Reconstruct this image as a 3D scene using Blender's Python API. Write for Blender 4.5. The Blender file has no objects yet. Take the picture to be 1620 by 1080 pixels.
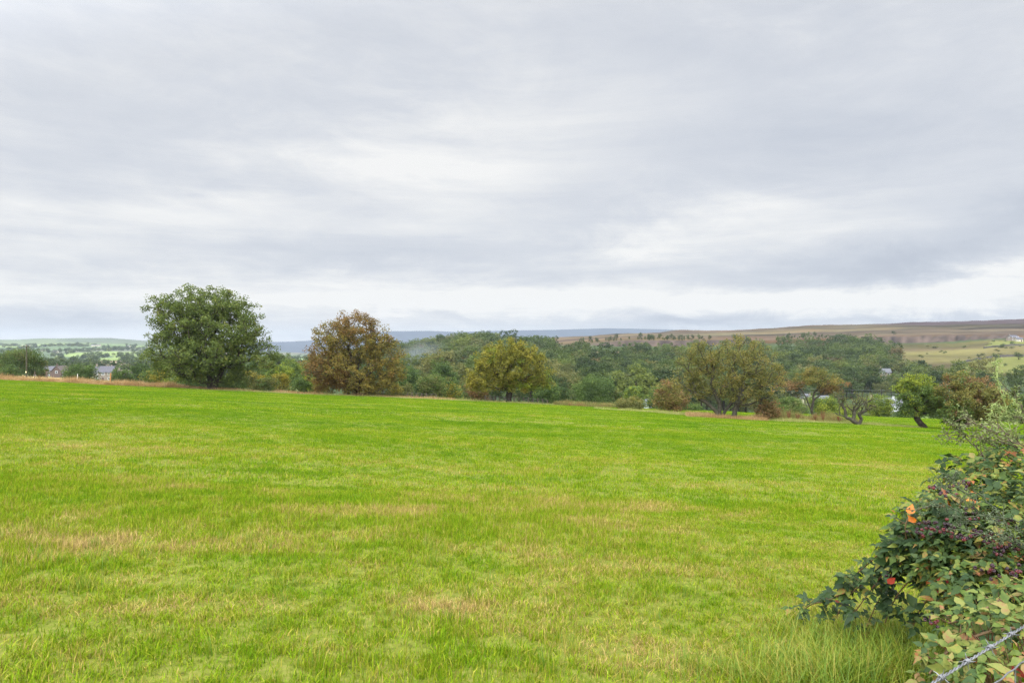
import bpy, math, random
import numpy as np
from mathutils import Vector, Matrix

random.seed(7)
R = np.random.default_rng(7)
SC = bpy.context.scene
COL = SC.collection
F = 1080.0            # focal length in photo pixels (24 mm lens on a 36 mm wide frame)
CAMZ = 1.7

# ------------------------------------------------------------------ helpers
def tag(o, label=None, cat=None, group=None, kind=None):
    if label: o['label'] = label
    if cat: o['category'] = cat
    if group: o['group'] = group
    if kind: o['kind'] = kind
    return o

def mesh_np(name, V, faces, mats=(), matidx=None, smooth=False):
    """faces: list of int arrays, each (n,k)"""
    me = bpy.data.meshes.new(name)
    V = np.asarray(V, dtype=np.float32).reshape(-1, 3)
    if not isinstance(faces, (list, tuple)): faces = [faces]
    faces = [np.asarray(f, dtype=np.int32) for f in faces if len(f)]
    nl = sum(f.size for f in faces); npoly = sum(len(f) for f in faces)
    me.vertices.add(len(V)); me.vertices.foreach_set('co', V.ravel())
    me.loops.add(nl); me.polygons.add(npoly)
    me.loops.foreach_set('vertex_index', np.concatenate([f.ravel() for f in faces]))
    ls = []; off = 0
    for f in faces:
        ls.append(off + np.arange(len(f)) * f.shape[1]); off += f.size
    me.polygons.foreach_set('loop_start', np.concatenate(ls).astype(np.int32))
    for m in mats: me.materials.append(m)
    if matidx is not None: me.polygons.foreach_set('material_index', np.asarray(matidx, dtype=np.int32))
    me.polygons.foreach_set('use_smooth', np.full(npoly, smooth))
    me.update(calc_edges=True); me.validate()
    return me

def obj(name, me, parent=None, loc=None):
    o = bpy.data.objects.new(name, me)
    COL.objects.link(o)
    if parent is not None: o.parent = parent
    if loc is not None: o.location = loc
    return o

def empty(name, loc, rz=0.0):
    o = bpy.data.objects.new(name, None); COL.objects.link(o)
    o.location = loc; o.rotation_euler = (0, 0, rz); o.empty_display_size = .3
    return o

class MB:
    """collects pieces for one mesh"""
    def __init__(s): s.V = []; s.F = {}; s.M = {}; s.n = 0
    def add(s, V, Fc, m=0):
        V = np.asarray(V, float).reshape(-1, 3); Fc = np.asarray(Fc, int)
        if len(Fc) == 0: return
        k = Fc.shape[1]
        s.V.append(V); s.F.setdefault(k, []).append(Fc + s.n)
        s.M.setdefault(k, []).append(np.full(len(Fc), m) if np.isscalar(m) else np.asarray(m)); s.n += len(V)
    def box(s, c, d, rz=0, m=0):
        x, y, z = [v / 2 for v in d]
        V = np.array([(-x,-y,-z),(x,-y,-z),(x,y,-z),(-x,y,-z),(-x,-y,z),(x,-y,z),(x,y,z),(-x,y,z)])
        ca, sa = math.cos(rz), math.sin(rz)
        V = np.c_[V[:,0]*ca-V[:,1]*sa, V[:,0]*sa+V[:,1]*ca, V[:,2]] + np.array(c)
        s.add(V, [(0,3,2,1),(4,5,6,7),(0,1,5,4),(1,2,6,5),(2,3,7,6),(3,0,4,7)], m)
    def tubes(s, P0, P1, r0, r1, k=6, m=0):
        V, Fc = tubes(P0, P1, r0, r1, k); s.add(V, Fc, m)
    def path(s, P, r, k=6, m=0):
        P = np.asarray(P, float); r = np.broadcast_to(np.asarray(r, float), (len(P),))
        V, Fc = path_tube(P, r, k); s.add(V, Fc, m)
    def mesh(s, name, mats, smooth=False):
        ks = list(s.F)
        return mesh_np(name, np.concatenate(s.V), [np.concatenate(s.F[k]) for k in ks], mats,
                       np.concatenate([np.concatenate(s.M[k]) for k in ks]), smooth)

def norm(v): return v / (np.linalg.norm(v, axis=-1, keepdims=True) + 1e-9)

def tubes(P0, P1, r0, r1, k=6):
    P0 = np.asarray(P0, float).reshape(-1,3); P1 = np.asarray(P1, float).reshape(-1,3); n = len(P0)
    r0 = np.broadcast_to(r0, (n,)); r1 = np.broadcast_to(r1, (n,))
    d = norm(P1 - P0); ref = np.where(np.abs(d[:,2:3]) < .9, np.array([[0,0,1.]]), np.array([[1.,0,0]]))
    a = norm(np.cross(d, ref)); b = np.cross(d, a)
    th = np.arange(k) * 2 * math.pi / k
    ring = a[:,None,:]*np.cos(th)[None,:,None] + b[:,None,:]*np.sin(th)[None,:,None]
    V = np.concatenate([P0[:,None]+ring*r0[:,None,None], P1[:,None]+ring*r1[:,None,None]], axis=1).reshape(-1,3)
    i = np.arange(k); j = (i+1) % k
    q = np.stack([i, j, j+k, i+k], 1)
    return V, (q[None] + (np.arange(n)*2*k)[:,None,None]).reshape(-1,4)

def path_tube(P, r, k=6):
    n = len(P); d = np.gradient(P, axis=0); d = norm(d)
    a = np.zeros_like(P); ref = np.array([0,0,1.]) if abs(d[0,2]) < .9 else np.array([1.,0,0])
    a[0] = norm(np.cross(d[0], ref))
    for i in range(1, n):
        v = a[i-1] - d[i]*np.dot(a[i-1], d[i]); a[i] = v/(np.linalg.norm(v)+1e-9)
    b = np.cross(d, a); th = np.arange(k)*2*math.pi/k
    V = (P[:,None]+(a[:,None]*np.cos(th)[None,:,None]+b[:,None]*np.sin(th)[None,:,None])*r[:,None,None]).reshape(-1,3)
    i = np.arange(k); j = (i+1) % k
    q = np.stack([i, j, j+k, i+k], 1)
    return V, (q[None]+(np.arange(n-1)*k)[:,None,None]).reshape(-1,4)

def spline(P, n):
    P = np.asarray(P, float); t = np.linspace(0, len(P)-1, n); out = []
    for u in t:
        i = min(int(u), len(P)-2); f = u-i
        p0 = P[max(i-1,0)]; p1 = P[i]; p2 = P[i+1]; p3 = P[min(i+2,len(P)-1)]
        out.append(.5*((2*p1)+(-p0+p2)*f+(2*p0-5*p1+4*p2-p3)*f*f+(-p0+3*p1-3*p2+p3)*f**3))
    return np.array(out)

# value noise
_H = R.random((256, 256))
def vnoise(x, y):
    x = np.asarray(x, float); y = np.asarray(y, float)
    xi = np.floor(x).astype(int); yi = np.floor(y).astype(int); fx = x-xi; fy = y-yi
    fx = fx*fx*(3-2*fx); fy = fy*fy*(3-2*fy)
    g = lambda a, b: _H[a % 256, b % 256]
    return (g(xi,yi)*(1-fx)+g(xi+1,yi)*fx)*(1-fy)+(g(xi,yi+1)*(1-fx)+g(xi+1,yi+1)*fx)*fy
def fbm(x, y, o=4):
    s = 0; a = .5
    for i in range(o): s = s+a*vnoise(x*2**i+17.3*i, y*2**i+5.1*i); a *= .5
    return s

# ------------------------------------------------------------------ materials
def srgb(c):
    c = np.array(c, float)/255.; return tuple(np.where(c <= .04045, c/12.92, ((c+.055)/1.055)**2.4))

def new_mat(name):
    m = bpy.data.materials.new(name); m.use_nodes = True
    nt = m.node_tree; nt.nodes.clear()
    out = nt.nodes.new('ShaderNodeOutputMaterial')
    return m, nt, out

def ramp(nt, stops, interp='LINEAR'):
    r = nt.nodes.new('ShaderNodeValToRGB'); r.color_ramp.interpolation = interp
    e = r.color_ramp.elements
    while len(e) < len(stops): e.new(.5)
    for el, (p, c) in zip(e, stops): el.position = p; el.color = (*c[:3], 1)
    return r

def mathn(nt, op, a, b=None, c=None):
    n = nt.nodes.new('ShaderNodeMath'); n.operation = op
    for i, v in enumerate((a, b, c)):
        if v is None: continue
        if isinstance(v, (int, float)): n.inputs[i].default_value = v
        else: nt.links.new(v, n.inputs[i])
    return n.outputs[0]

def noise(nt, vec, scale, detail=3, rough=.55):
    n = nt.nodes.new('ShaderNodeTexNoise'); n.inputs['Scale'].default_value = scale
    n.inputs['Detail'].default_value = detail; n.inputs['Roughness'].default_value = rough
    if vec is not None: nt.links.new(vec, n.inputs['Vector'])
    return n

def leaf_mat(name, stops, amt=.5, nscale=.5, transl=.35, rough=.55, spec=.15, inst=.0, gain=1.25, fine=0):
    """leaf colour: random per leaf plus slow drift through the crown"""
    m, nt, out = new_mat(name)
    g = nt.nodes.new('ShaderNodeNewGeometry')
    n = noise(nt, g.outputs['Position'], nscale, 2)
    v = mathn(nt, 'MULTIPLY', g.outputs['Random Per Island'], 1-amt)
    k = mathn(nt, 'MULTIPLY_ADD', n.outputs['Fac'], 2.2, -.6)
    k.node.use_clamp = True
    v = mathn(nt, 'MULTIPLY_ADD', k, amt, v)
    if inst:
        oi = nt.nodes.new('ShaderNodeObjectInfo')
        v = mathn(nt, 'MULTIPLY', v, 1-inst)
        v = mathn(nt, 'MULTIPLY_ADD', oi.outputs['Random'], inst, v)
    if fine:
        nf = noise(nt, g.outputs['Position'], fine, 4, .65); v = mathn(nt, 'ADD', v, mathn(nt, 'MULTIPLY_ADD', nf.outputs['Fac'], .7, -.35))
    r = ramp(nt, [(q, tuple(gain*x for x in c)) for q, c in stops]); nt.links.new(v, r.inputs[0])
    p = nt.nodes.new('ShaderNodeBsdfPrincipled')
    p.inputs['Roughness'].default_value = rough; p.inputs['Specular IOR Level'].default_value = spec
    nt.links.new(r.outputs[0], p.inputs['Base Color'])
    t = nt.nodes.new('ShaderNodeBsdfTranslucent'); nt.links.new(r.outputs[0], t.inputs[0])
    mx = nt.nodes.new('ShaderNodeMixShader'); mx.inputs[0].default_value = transl
    nt.links.new(p.outputs[0], mx.inputs[1]); nt.links.new(t.outputs[0], mx.inputs[2])
    nt.links.new(mx.outputs[0], out.inputs[0])
    return m

def solid_mat(name, c1, c2=None, scale=4, rough=.8, spec=.2, bump=0, metal=0, detail=5, vec='Object', stretch=None):
    m, nt, out = new_mat(name)
    p = nt.nodes.new('ShaderNodeBsdfPrincipled')
    p.inputs['Roughness'].default_value = rough; p.inputs['Specular IOR Level'].default_value = spec
    p.inputs['Metallic'].default_value = metal
    tc = nt.nodes.new('ShaderNodeTexCoord'); v = tc.outputs[vec]
    if stretch:
        mp = nt.nodes.new('ShaderNodeMapping'); mp.inputs['Scale'].default_value = stretch
        nt.links.new(v, mp.inputs[0]); v = mp.outputs[0]
    n = noise(nt, v, scale, detail)
    r = ramp(nt, [(.3, c1), (.7, c2 or c1)]); nt.links.new(n.outputs['Fac'], r.inputs[0])
    nt.links.new(r.outputs[0], p.inputs['Base Color'])
    if bump:
        b = nt.nodes.new('ShaderNodeBump'); b.inputs['Strength'].default_value = bump
        nt.links.new(n.outputs['Fac'], b.inputs['Height']); nt.links.new(b.outputs[0], p.inputs['Normal'])
    nt.links.new(p.outputs[0], out.inputs[0])
    return m

BARK = solid_mat('bark', (.022,.018,.013), (.06,.05,.037), 3, .9, .1, .6)
BARKL = solid_mat('lichen_bark', (.028,.024,.017), (.075,.07,.048), 5, .9, .1, .6)
TWIG = solid_mat('twig', (.06,.04,.03), (.13,.10,.07), 30, .8, .15)
CANE = solid_mat('bramble_cane', (.10,.035,.025), (.16,.12,.05), 6, .6, .3)

# ------------------------------------------------------------------ terrain
PX_E = [-700, 0, 335, 600, 806, 950, 1100, 1250, 1400, 1600, 2300]
D_E  = [125, 110, 99, 101, 102, 101, 106, 118, 130, 136, 140]
def De(px): return np.interp(px, PX_E, D_E)
def plane(X, Y):
    return -.073*Y-.0439*X + .22*(fbm(X*.13+3, Y*.13+9, 3)-.45)*np.clip((Y-3)/10, 0.15, 1)

PROF = {
 -700: [(250,594),(400,590),(900,581),(1500,570),(2200,558),(3000,547),(4000,539),(5200,552)],
 0:    [(250,590),(400,594),(600,588),(900,580),(1500,570),(2200,557),(3000,546),(4000,536.5),(5200,552)],
 100:  [(250,597),(400,598),(600,590),(900,581),(1500,569),(2200,557),(3000,544),(4000,533.5),(5200,552)],
 160:  [(250,601),(400,600),(600,591),(900,581),(1500,568),(2200,556),(3000,544),(4000,533),(5200,552)],
 240:  [(250,605),(400,602),(600,592),(900,581),(1500,568),(2200,556),(3000,546),(4000,538),(5200,552)],
 330:  [(250,606),(400,598),(900,584),(1500,570),(2200,560),(3000,551),(4000,546),(5200,553)],
 430:  [(200,616),(350,606),(900,590),(1500,575),(2200,566),(3000,560),(4000,556),(5200,560)],
 600:  [(150,634),(250,625),(400,600),(600,573),(700,563),(900,570),(1500,575),(3000,565),(5200,565)],
 750:  [(150,642),(250,632),(400,592),(550,560),(680,543),(800,547),(900,556),(1500,560),(3000,560),(5200,562)],
 900:  [(150,650),(260,640),(400,600),(600,564),(720,552),(800,546),(1000,535),(1300,532),(2000,548),(3000,555),(5200,562)],
 1000: [(150,655),(270,645),(400,605),(600,568),(690,558),(798,549),(812,536),(1000,531),(1400,527),(2500,548),(5200,562)],
 1100: [(150,658),(280,650),(400,610),(600,568),(700,558),(798,547),(812,536),(1000,530),(1500,522),(2500,546),(5200,562)],
 1200: [(150,660),(290,654),(400,614),(600,572),(700,557),(798,545),(812,538),(1000,529),(1500,519),(2500,544),(5200,562)],
 1300: [(170,661),(290,655),(400,620),(600,572),(700,556),(798,543),(812,537),(1000,526),(1600,515),(2600,540),(5200,562)],
 1400: [(170,662),(300,652),(450,600),(600,568),(700,554),(798,543),(812,531),(1000,524),(1600,511),(2600,540),(5200,562)],
 1500: [(180,664),(300,646),(450,594),(560,574),(650,560),(730,549),(798,540),(812,529),(1000,522),(1700,508.5),(2600,540),(5200,562)],
 1620: [(180,666),(300,641),(430,600),(480,587),(560,568),(650,554),(730,544),(798,535),(812,530),(1000,521),(1700,504),(2600,535),(5200,562)],
 2300: [(180,672),(300,650),(430,605),(480,590),(560,572),(650,556),(730,546),(798,536),(812,530),(1000,520),(1700,498),(2600,530),(5200,562)],
}
PXS = sorted(PROF)
LT0, LT1, NT = math.log(90.), math.log(5300.), 700
_T = np.linspace(LT0, LT1, NT)
_ZG = []
for px in PXS:
    de = float(De(px)); X = (px-810)/F*de
    ys = [90*.8, de]+[p[0] for p in PROF[px]]
    zs = [float(-.073*72-.0439*(px-810)/F*72), float(-.073*de-.0439*X)]+[CAMZ-(p[1]-540)*p[0]/F for p in PROF[px]]
    z = np.interp(_T, np.log(ys), zs)
    k = np.exp(-.5*(np.arange(-18,19)/7.)**2); k /= k.sum()
    zp = np.pad(z, 18, mode='edge'); zsm = np.convolve(zp, k, 'valid')
    w = np.clip(np.abs(np.exp(_T)-805)/40, 0, 1)      # keep the quarry edge sharp
    _ZG.append(z*(1-w)+zsm*w)
_ZG = np.array(_ZG)
def hill(px, Y):
    px = np.asarray(px, float); Y = np.asarray(Y, float)
    X = (px-810)/F*Y
    Yw = Y+(18*(fbm(px*.012, 3.3+0*px, 3)-.45)*2+9*(vnoise(px*.11, 8.1+0*px)-.5))*np.clip(1-np.abs(Y-800)/200, 0, 1)
    a = np.clip(np.interp(px, PXS, np.arange(len(PXS))), 0, len(PXS)-1.001); i = a.astype(int); f = a-i
    f = f*f*(3-2*f)*.6+f*.4
    b = np.clip((np.log(np.maximum(Yw, 91))-LT0)/(LT1-LT0)*(NT-1), 0, NT-1.001); j = b.astype(int); g = b-j
    G = _ZG
    z = (G[i,j]*(1-g)+G[i,j+1]*g)*(1-f)+(G[i+1,j]*(1-g)+G[i+1,j+1]*g)*f
    amp = np.clip((Y-140)/600, 0, 1)*np.minimum(Y/700, 2.2)
    return z + amp*5*(fbm(X/70., Y/110., 4)-.47)
def gz(X, Y):
    X = np.asarray(X, float); Y = np.asarray(Y, float)
    px = 810+F*X/np.maximum(Y, 1.)
    e = De(px); p = plane(X, Y); h = hill(px, Y)
    w = np.clip((Y-e+3)/6, 0, 1)
    return np.where(Y < 60, p, p*(1-w)+h*w)
def at(px, Y, dz=0.0):
    """world point on the ground in the column of the photograph px at depth Y"""
    X = (px-810)/F*Y
    return np.array([X, Y, float(gz(X, Y))+dz])
def un(px, py, Y):
    return np.array([(px-810)/F*Y, Y, CAMZ-(py-540)/F*Y])

def grid_mesh(name, X, Y, Z, mats):
    n, m = X.shape
    V = np.stack([X, Y, Z], -1).reshape(-1,3)
    i, j = np.meshgrid(np.arange(n-1), np.arange(m-1), indexing='ij')
    a = (i*m+j).ravel(); q = np.stack([a, a+m, a+m+1, a+1], 1)
    return mesh_np(name, V, q, mats, smooth=True)

def set_tint(me, C):
    at_ = me.color_attributes.new('tint', 'FLOAT_COLOR', 'POINT')
    at_.data.foreach_set('color', np.concatenate([C, np.ones((len(C),1))], 1).astype(np.float32).ravel())

def ground_mat(name, var=.35, scale=.3, bump=.5):
    m, nt, out = new_mat(name)
    at_ = nt.nodes.new('ShaderNodeVertexColor'); at_.layer_name = 'tint'
    g = nt.nodes.new('ShaderNodeNewGeometry')
    n1 = noise(nt, g.outputs['Position'], scale, 6, .65)
    n2 = noise(nt, g.outputs['Position'], scale*.12, 4, .6)
    s = mathn(nt, 'ADD', n1.outputs['Fac'], n2.outputs['Fac'])
    f = mathn(nt, 'MULTIPLY_ADD', s, 2*var, 1-2*var)
    mul = nt.nodes.new('ShaderNodeVectorMath'); mul.operation = 'SCALE'
    nt.links.new(at_.outputs['Color'], mul.inputs[0]); nt.links.new(f, mul.inputs['Scale'])
    p = nt.nodes.new('ShaderNodeBsdfPrincipled'); p.inputs['Roughness'].default_value = .9
    p.inputs['Specular IOR Level'].default_value = .05
    nt.links.new(mul.outputs[0], p.inputs['Base Color'])
    b = nt.nodes.new('ShaderNodeBump'); b.inputs['Strength'].default_value = bump; b.inputs['Distance'].default_value = .6
    nt.links.new(n1.outputs['Fac'], b.inputs['Height']); nt.links.new(b.outputs[0], p.inputs['Normal'])
    nt.links.new(p.outputs[0], out.inputs[0])
    return m

cols = np.arange(-700, 2301, 6.0)
# the near field
FM, nt, out = new_mat('pasture_soil')
g = nt.nodes.new('ShaderNodeNewGeometry')
n1 = noise(nt, g.outputs['Position'], 14, 8, .75)
r = ramp(nt, [(.3, (.05,.05,.012)), (.5, (.11,.13,.018)), (.65, (.16,.15,.04)), (.8,(.22,.18,.07))]); nt.links.new(n1.outputs['Fac'], r.inputs[0])
p = nt.nodes.new('ShaderNodeBsdfPrincipled'); p.inputs['Roughness'].default_value = .9; p.inputs['Specular IOR Level'].default_value = .05
nt.links.new(r.outputs[0], p.inputs['Base Color']); nt.links.new(p.outputs[0], out.inputs[0])
S = np.linspace(0, 1, 220)
C2, S2 = np.meshgrid(cols, S, indexing='ij')
E2 = De(C2); X2 = (C2-810)/F*E2; Y2 = -40+S2*(E2+40)
tag(obj('field', grid_mesh('field', X2, Y2, gz(X2, Y2), [FM])), kind='structure')

# the valley and the hills up to 5 km
LT = np.linspace(0, 1, 430)
C2, S2 = np.meshgrid(cols, LT, indexing='ij')
E2 = De(C2); Y2 = E2*(5200/E2)**S2; X2 = (C2-810)/F*Y2; Z2 = gz(X2, Y2)
PY = 540-(Z2-CAMZ)*F/Y2
# patchwork fields of the far left
NSEED = 95
seedX = R.uniform(-4500, 600, NSEED); seedY = R.uniform(600, 4400, NSEED)
palette = np.array([(.10,.14,.055),(.07,.105,.045),(.13,.14,.075),(.17,.13,.085),(.09,.105,.06),(.14,.185,.06),(.055,.08,.04)])
pal = palette[R.integers(0, len(palette), NSEED)]
def field_cells(X, Y):
    x = X.ravel(); y = Y.ravel(); d = np.full((len(x), 2), 1e9); idx = np.zeros(len(x), int)
    for k in range(NSEED):
        q = np.hypot((x-seedX[k]), (y-seedY[k])*.8)
        b = q < d[:,0]; d[b,1] = d[b,0]; d[b,0] = q[b]; idx[b] = k
        c = (~b) & (q < d[:,1]); d[c,1] = q[c]
    return idx, d[:,1]-d[:,0]
def col_tint(C, Y, PY, X):
    c = C.ravel(); y = Y.ravel(); py = PY.ravel(); x = X.ravel()
    out = np.tile(np.array([.035,.05,.018]), (len(c), 1))
    def put(mask, rgb): out[mask] = rgb
    n = fbm(x/40., y/40., 4); n2 = fbm(x/160.+9, y/60., 4)
    rough = np.array([.10,.14,.035])
    put(y < 230, rough)
    # rough gold meadow on the left beyond the field
    put((c < 480) & (y < 300), (.10,.12,.04)); put((c < 150) & (y < 300), (.26,.20,.085))
    put((c < 480) & (y >= 300) & (y < 700), (.10,.13,.05))
    far = (y >= 700) & (c < 560)
    idx, _ = field_cells(x[far], y[far]); out[far] = pal[idx]
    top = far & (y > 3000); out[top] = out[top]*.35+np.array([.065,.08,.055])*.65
    # far valley behind the wood
    put((c >= 560) & (c < 860) & (y > 850), (.08,.11,.06))
    # moor
    rough_ = np.clip(5*(fbm(x/420.+2, y/70., 5)-.47), -1, 1)[:,None]
    moor = (c > 815) & (y > 800)
    mcol = np.array([.060,.042,.028])[None]*(1-np.clip((n2-.35)*3,0,1))[:,None]+np.array([.056,.047,.025])[None]*np.clip((n2-.35)*3,0,1)[:,None]
    mcol = mcol*(1+.6*rough_)+np.array([.022,.006,-.004])*np.clip(5*(fbm(x/230.+20, y/45.+7, 4)-.52), 0, 1)[:,None]
    out[moor] = mcol[moor]
    heath = moor & (y > np.interp(c, [820,1300,1400,1620,2300], [2600,1900,1250,1150,1150])+250*(n2-.45))
    out[heath] = np.array([.04,.026,.027])
    # quarry
    q = (slope.ravel() > .14) & (c > 905) & (y > 765) & (y < 860) & ((c < 1200) | (c > 1375) & (c < 1600))
    zz = np.clip(1.6*fbm(c*.35, y*.05, 3)-.3, 0, 1)[:,None]
    out[q] = (np.array([.018,.014,.013])*(1-zz)+np.array([.10,.072,.055])*zz)[q]
    # tan clearing under the quarry
    put((c > 925+40*n) & (c < 1045) & (y > 640+30*n) & (y < 720-15*n), (.15,.105,.06))
    # grazing land on the right-hand slope
    low = np.interp(c, [1380,1440,1500,1620,2300], [690,560,450,440,440])
    pas = (c > 1380) & (y > low) & (y < 780)
    tm = np.clip((n2-.3)*3, 0, 1)[:,None]
    pc = np.array([.05,.036,.02])*(1-tm)+np.array([.08,.072,.024])*tm
    pc = pc*(1+.45*rough_); out[pas] = pc[pas]
    yl = np.interp(c, [1500,1540,1620,2300], [500,575,600,600])
    put((c > 1505) & (y > 462) & (y < yl), (.095,.10,.026))
    put((c > 1555+(y-700)*.2) & (y > 700) & (y < 765), (.105,.112,.03))
    return out
GM = ground_mat('hill_ground', .42, .12, .8)
slope = np.gradient(Z2, axis=1)/np.gradient(Y2, axis=1)
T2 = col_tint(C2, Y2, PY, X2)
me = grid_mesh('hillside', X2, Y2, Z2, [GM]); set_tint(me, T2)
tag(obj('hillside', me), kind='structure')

# blue hills on the horizon
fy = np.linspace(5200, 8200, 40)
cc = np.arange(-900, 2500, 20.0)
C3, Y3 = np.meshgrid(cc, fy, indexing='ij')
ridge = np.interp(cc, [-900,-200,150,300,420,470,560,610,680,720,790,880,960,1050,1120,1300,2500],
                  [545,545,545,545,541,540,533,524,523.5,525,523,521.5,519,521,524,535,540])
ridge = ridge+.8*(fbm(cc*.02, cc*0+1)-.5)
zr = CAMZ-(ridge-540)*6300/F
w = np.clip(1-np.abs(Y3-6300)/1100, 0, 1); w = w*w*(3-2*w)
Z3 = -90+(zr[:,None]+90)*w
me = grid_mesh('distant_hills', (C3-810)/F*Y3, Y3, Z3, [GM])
set_tint(me, np.tile(np.array([.022,.032,.05]), (C3.size, 1)))  # dark blue tint: the haze of distance is put into the hill colour
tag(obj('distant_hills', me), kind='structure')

# ------------------------------------------------------------------ vegetation generators
def leaf_quads(C, s, up=.6, rng=R, asp=.62, fold=.12):
    n = len(C); s = np.broadcast_to(np.asarray(s, float), (n,))[:,None]
    nrm = norm(rng.normal(size=(n,3))+np.array([0,0,up])*1.5)
    t = norm(np.cross(nrm, rng.normal(size=(n,3)))); b = np.cross(nrm, t)
    V = np.stack([C-t*s*.5, C+b*s*asp*.5+nrm*s*fold, C+t*s*.5, C-b*s*asp*.5+nrm*s*fold], 1).reshape(-1,3)
    return V, np.arange(4*n).reshape(-1,4)

def sample_lobes(L, n, rng, lo=.35):
    """L rows: cx,cy,cz,rx,ry,rz ; points in the outer part of the union of the lobes"""
    L = np.asarray(L, float); w = (L[:,3]*L[:,4]*L[:,5])**.67; w /= w.sum()
    k = rng.choice(len(L), n, p=w)
    d = norm(rng.normal(size=(n,3))); r = (lo**3+(1-lo**3)*rng.random(n))**(1/3)
    P = L[k,:3]+d*r[:,None]*L[k,3:6]
    return P, k

def grow(start, targets, bf=.35):
    """minimum-cost tree from the start polylines to all targets. returns P, parent"""
    P = [np.array(q, float) for q in start[0]]; par = list(start[1])
    pl = np.zeros(len(P))
    for i in range(len(P)):
        if par[i] >= 0: pl[i] = pl[par[i]]+np.linalg.norm(P[i]-P[par[i]])
    pl = list(pl); T = np.asarray(targets, float); n = len(T)
    PA = np.array(P); PL = np.array(pl); ok = np.array([i >= start[2] for i in range(len(P))])
    D = np.linalg.norm(T[:,None]-PA[None], axis=2)+bf*PL[None]+np.where(ok, 0, 1e6)[None]
    # discourage branches that run steeply downwards
    best = D.argmin(1); cost = D[np.arange(n), best]; done = np.zeros(n, bool); where = np.zeros(n, int)
    for _ in range(n):
        c = np.where(done, 1e12, cost); i = int(c.argmin()); b = int(best[i])
        P.append(T[i]); par.append(b); l = np.linalg.norm(T[i]-P[b]); pl.append(pl[b]+l); done[i] = True
        nc = np.linalg.norm(T-T[i], axis=1)+bf*pl[-1]
        u = nc < cost; cost[u] = nc[u]; best[u] = len(P)-1
    return np.array(P), np.array(par)

def branch_mesh(P, par, tip, expo=2.3, rng=R, k=6, rmax=None, jit=.06):
    n = len(P); r = np.zeros(n)
    kids = [[] for _ in range(n)]
    for i in range(n):
        if par[i] >= 0: kids[par[i]].append(i)
    order = []; st = [i for i in range(n) if par[i] < 0]
    while st:
        i = st.pop(); order.append(i); st.extend(kids[i])
    for i in reversed(order):
        r[i] = max(tip, sum(r[c]**expo for c in kids[i])**(1/expo)) if kids[i] else tip
    if rmax: r *= rmax/r.max(); r = np.maximum(r, tip*.7)
    mb = MB(); A0 = []; A1 = []; R0 = []; R1 = []
    for i in range(n):
        p = par[i]
        if p < 0: continue
        a = P[p]; b = P[i]; l = np.linalg.norm(b-a); ra = min(r[p], r[i]*1.25); rb = r[i]
        m = (a+b)/2+rng.normal(size=3)*l*jit+np.array([0,0,-.04*l if rb < .05 else 0])
        A0 += [a, m]; A1 += [m, b]; R0 += [ra, (ra+rb)/2]; R1 += [(ra+rb)/2, rb]
    V, Fc = tubes(np.array(A0), np.array(A1), np.array(R0), np.array(R1), k)
    return V, Fc, r

def lobes_px(rows, D, rng, depth=.85, off=.35):
    """rows: (dx, dy up, rx, ry[, material]) in photo pixels round the base -> metres"""
    s = D/F; L = []; M = []
    for q in rows:
        dx, dy, rx, ry = q[:4]
        L.append((dx*s, rng.normal()*off*rx*s*.8, dy*s, rx*s, rx*s*depth, ry*s)); M.append(q[4] if len(q) > 4 else 0)
    return np.array(L), np.array(M)

def make_tree(name, label, cat, px, D, rows, mats, nclump, nleaf, lsize, rclump, trunk, tip=.018, bf=.3, group=None,
              bark=BARK, rmax=None, lo=.35, seed=1, flat=.85, up=.6, mixp=.12, stuff=0, depth=.85, crown='crown', trunkname='trunk', minz=.35, off=.35):
    rng = np.random.default_rng(seed)
    base = at(px, D, -.05); root = empty(name, base)
    tag(root, label, cat, group)
    L, M = lobes_px(rows, D, rng, depth, off)
    T, k = sample_lobes(L, nclump, rng, lo)
    keep = T[:,2] > minz; T = T[keep]; k = k[keep]
    s = D/F
    # trunk polylines: list of lists of (dx,dy) pixels, (first free node index)
    P = []; par = []
    for pl in trunk:
        for i, q in enumerate(pl):
            z = (q[2] if len(q) > 2 else 0)*s
            pt = (q[0]*s, z, q[1]*s)
            if i == 0 and pt in P: last = P.index(pt); continue
            par.append(last if i else -1); P.append(pt); last = len(P)-1
    free = [i for i in range(len(P)) if P[i][2] > .5*s*max(q[1] for pl in trunk for q in pl)]
    N, pr = grow((P, par, min(free) if free else 0), T, bf)
    V, Fc, r = branch_mesh(N, pr, tip, expo=1.95, rng=rng, rmax=rmax, k=7)
    obj(trunkname, mesh_np(trunkname, V, Fc, [bark], smooth=True), root)
    # leaves
    nl = np.maximum(4, (nleaf*rng.uniform(.5, 1.5, len(T))).astype(int))
    ci = np.repeat(np.arange(len(T)), nl)
    rc = rclump*rng.uniform(.7, 1.3, len(T))[ci]
    d = norm(rng.normal(size=(len(ci),3)))*(rng.random(len(ci))**.45)[:,None]
    C = T[ci]+d*rc[:,None]*np.array([1,1,flat])
    C = C[C[:,2] > .08]; ci = ci[:len(C)]
    V, Fc = leaf_quads(C, lsize*rng.uniform(.65, 1.35, len(C)), up, rng)
    mi = M[k][ci]
    if len(mats) > 1:
        sw = rng.random(len(T))[ci] < mixp; mi = np.where(sw, rng.integers(0, len(mats), len(T))[ci], mi)
    obj(crown, mesh_np(crown, V, Fc, mats, mi), root)
    return root

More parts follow.
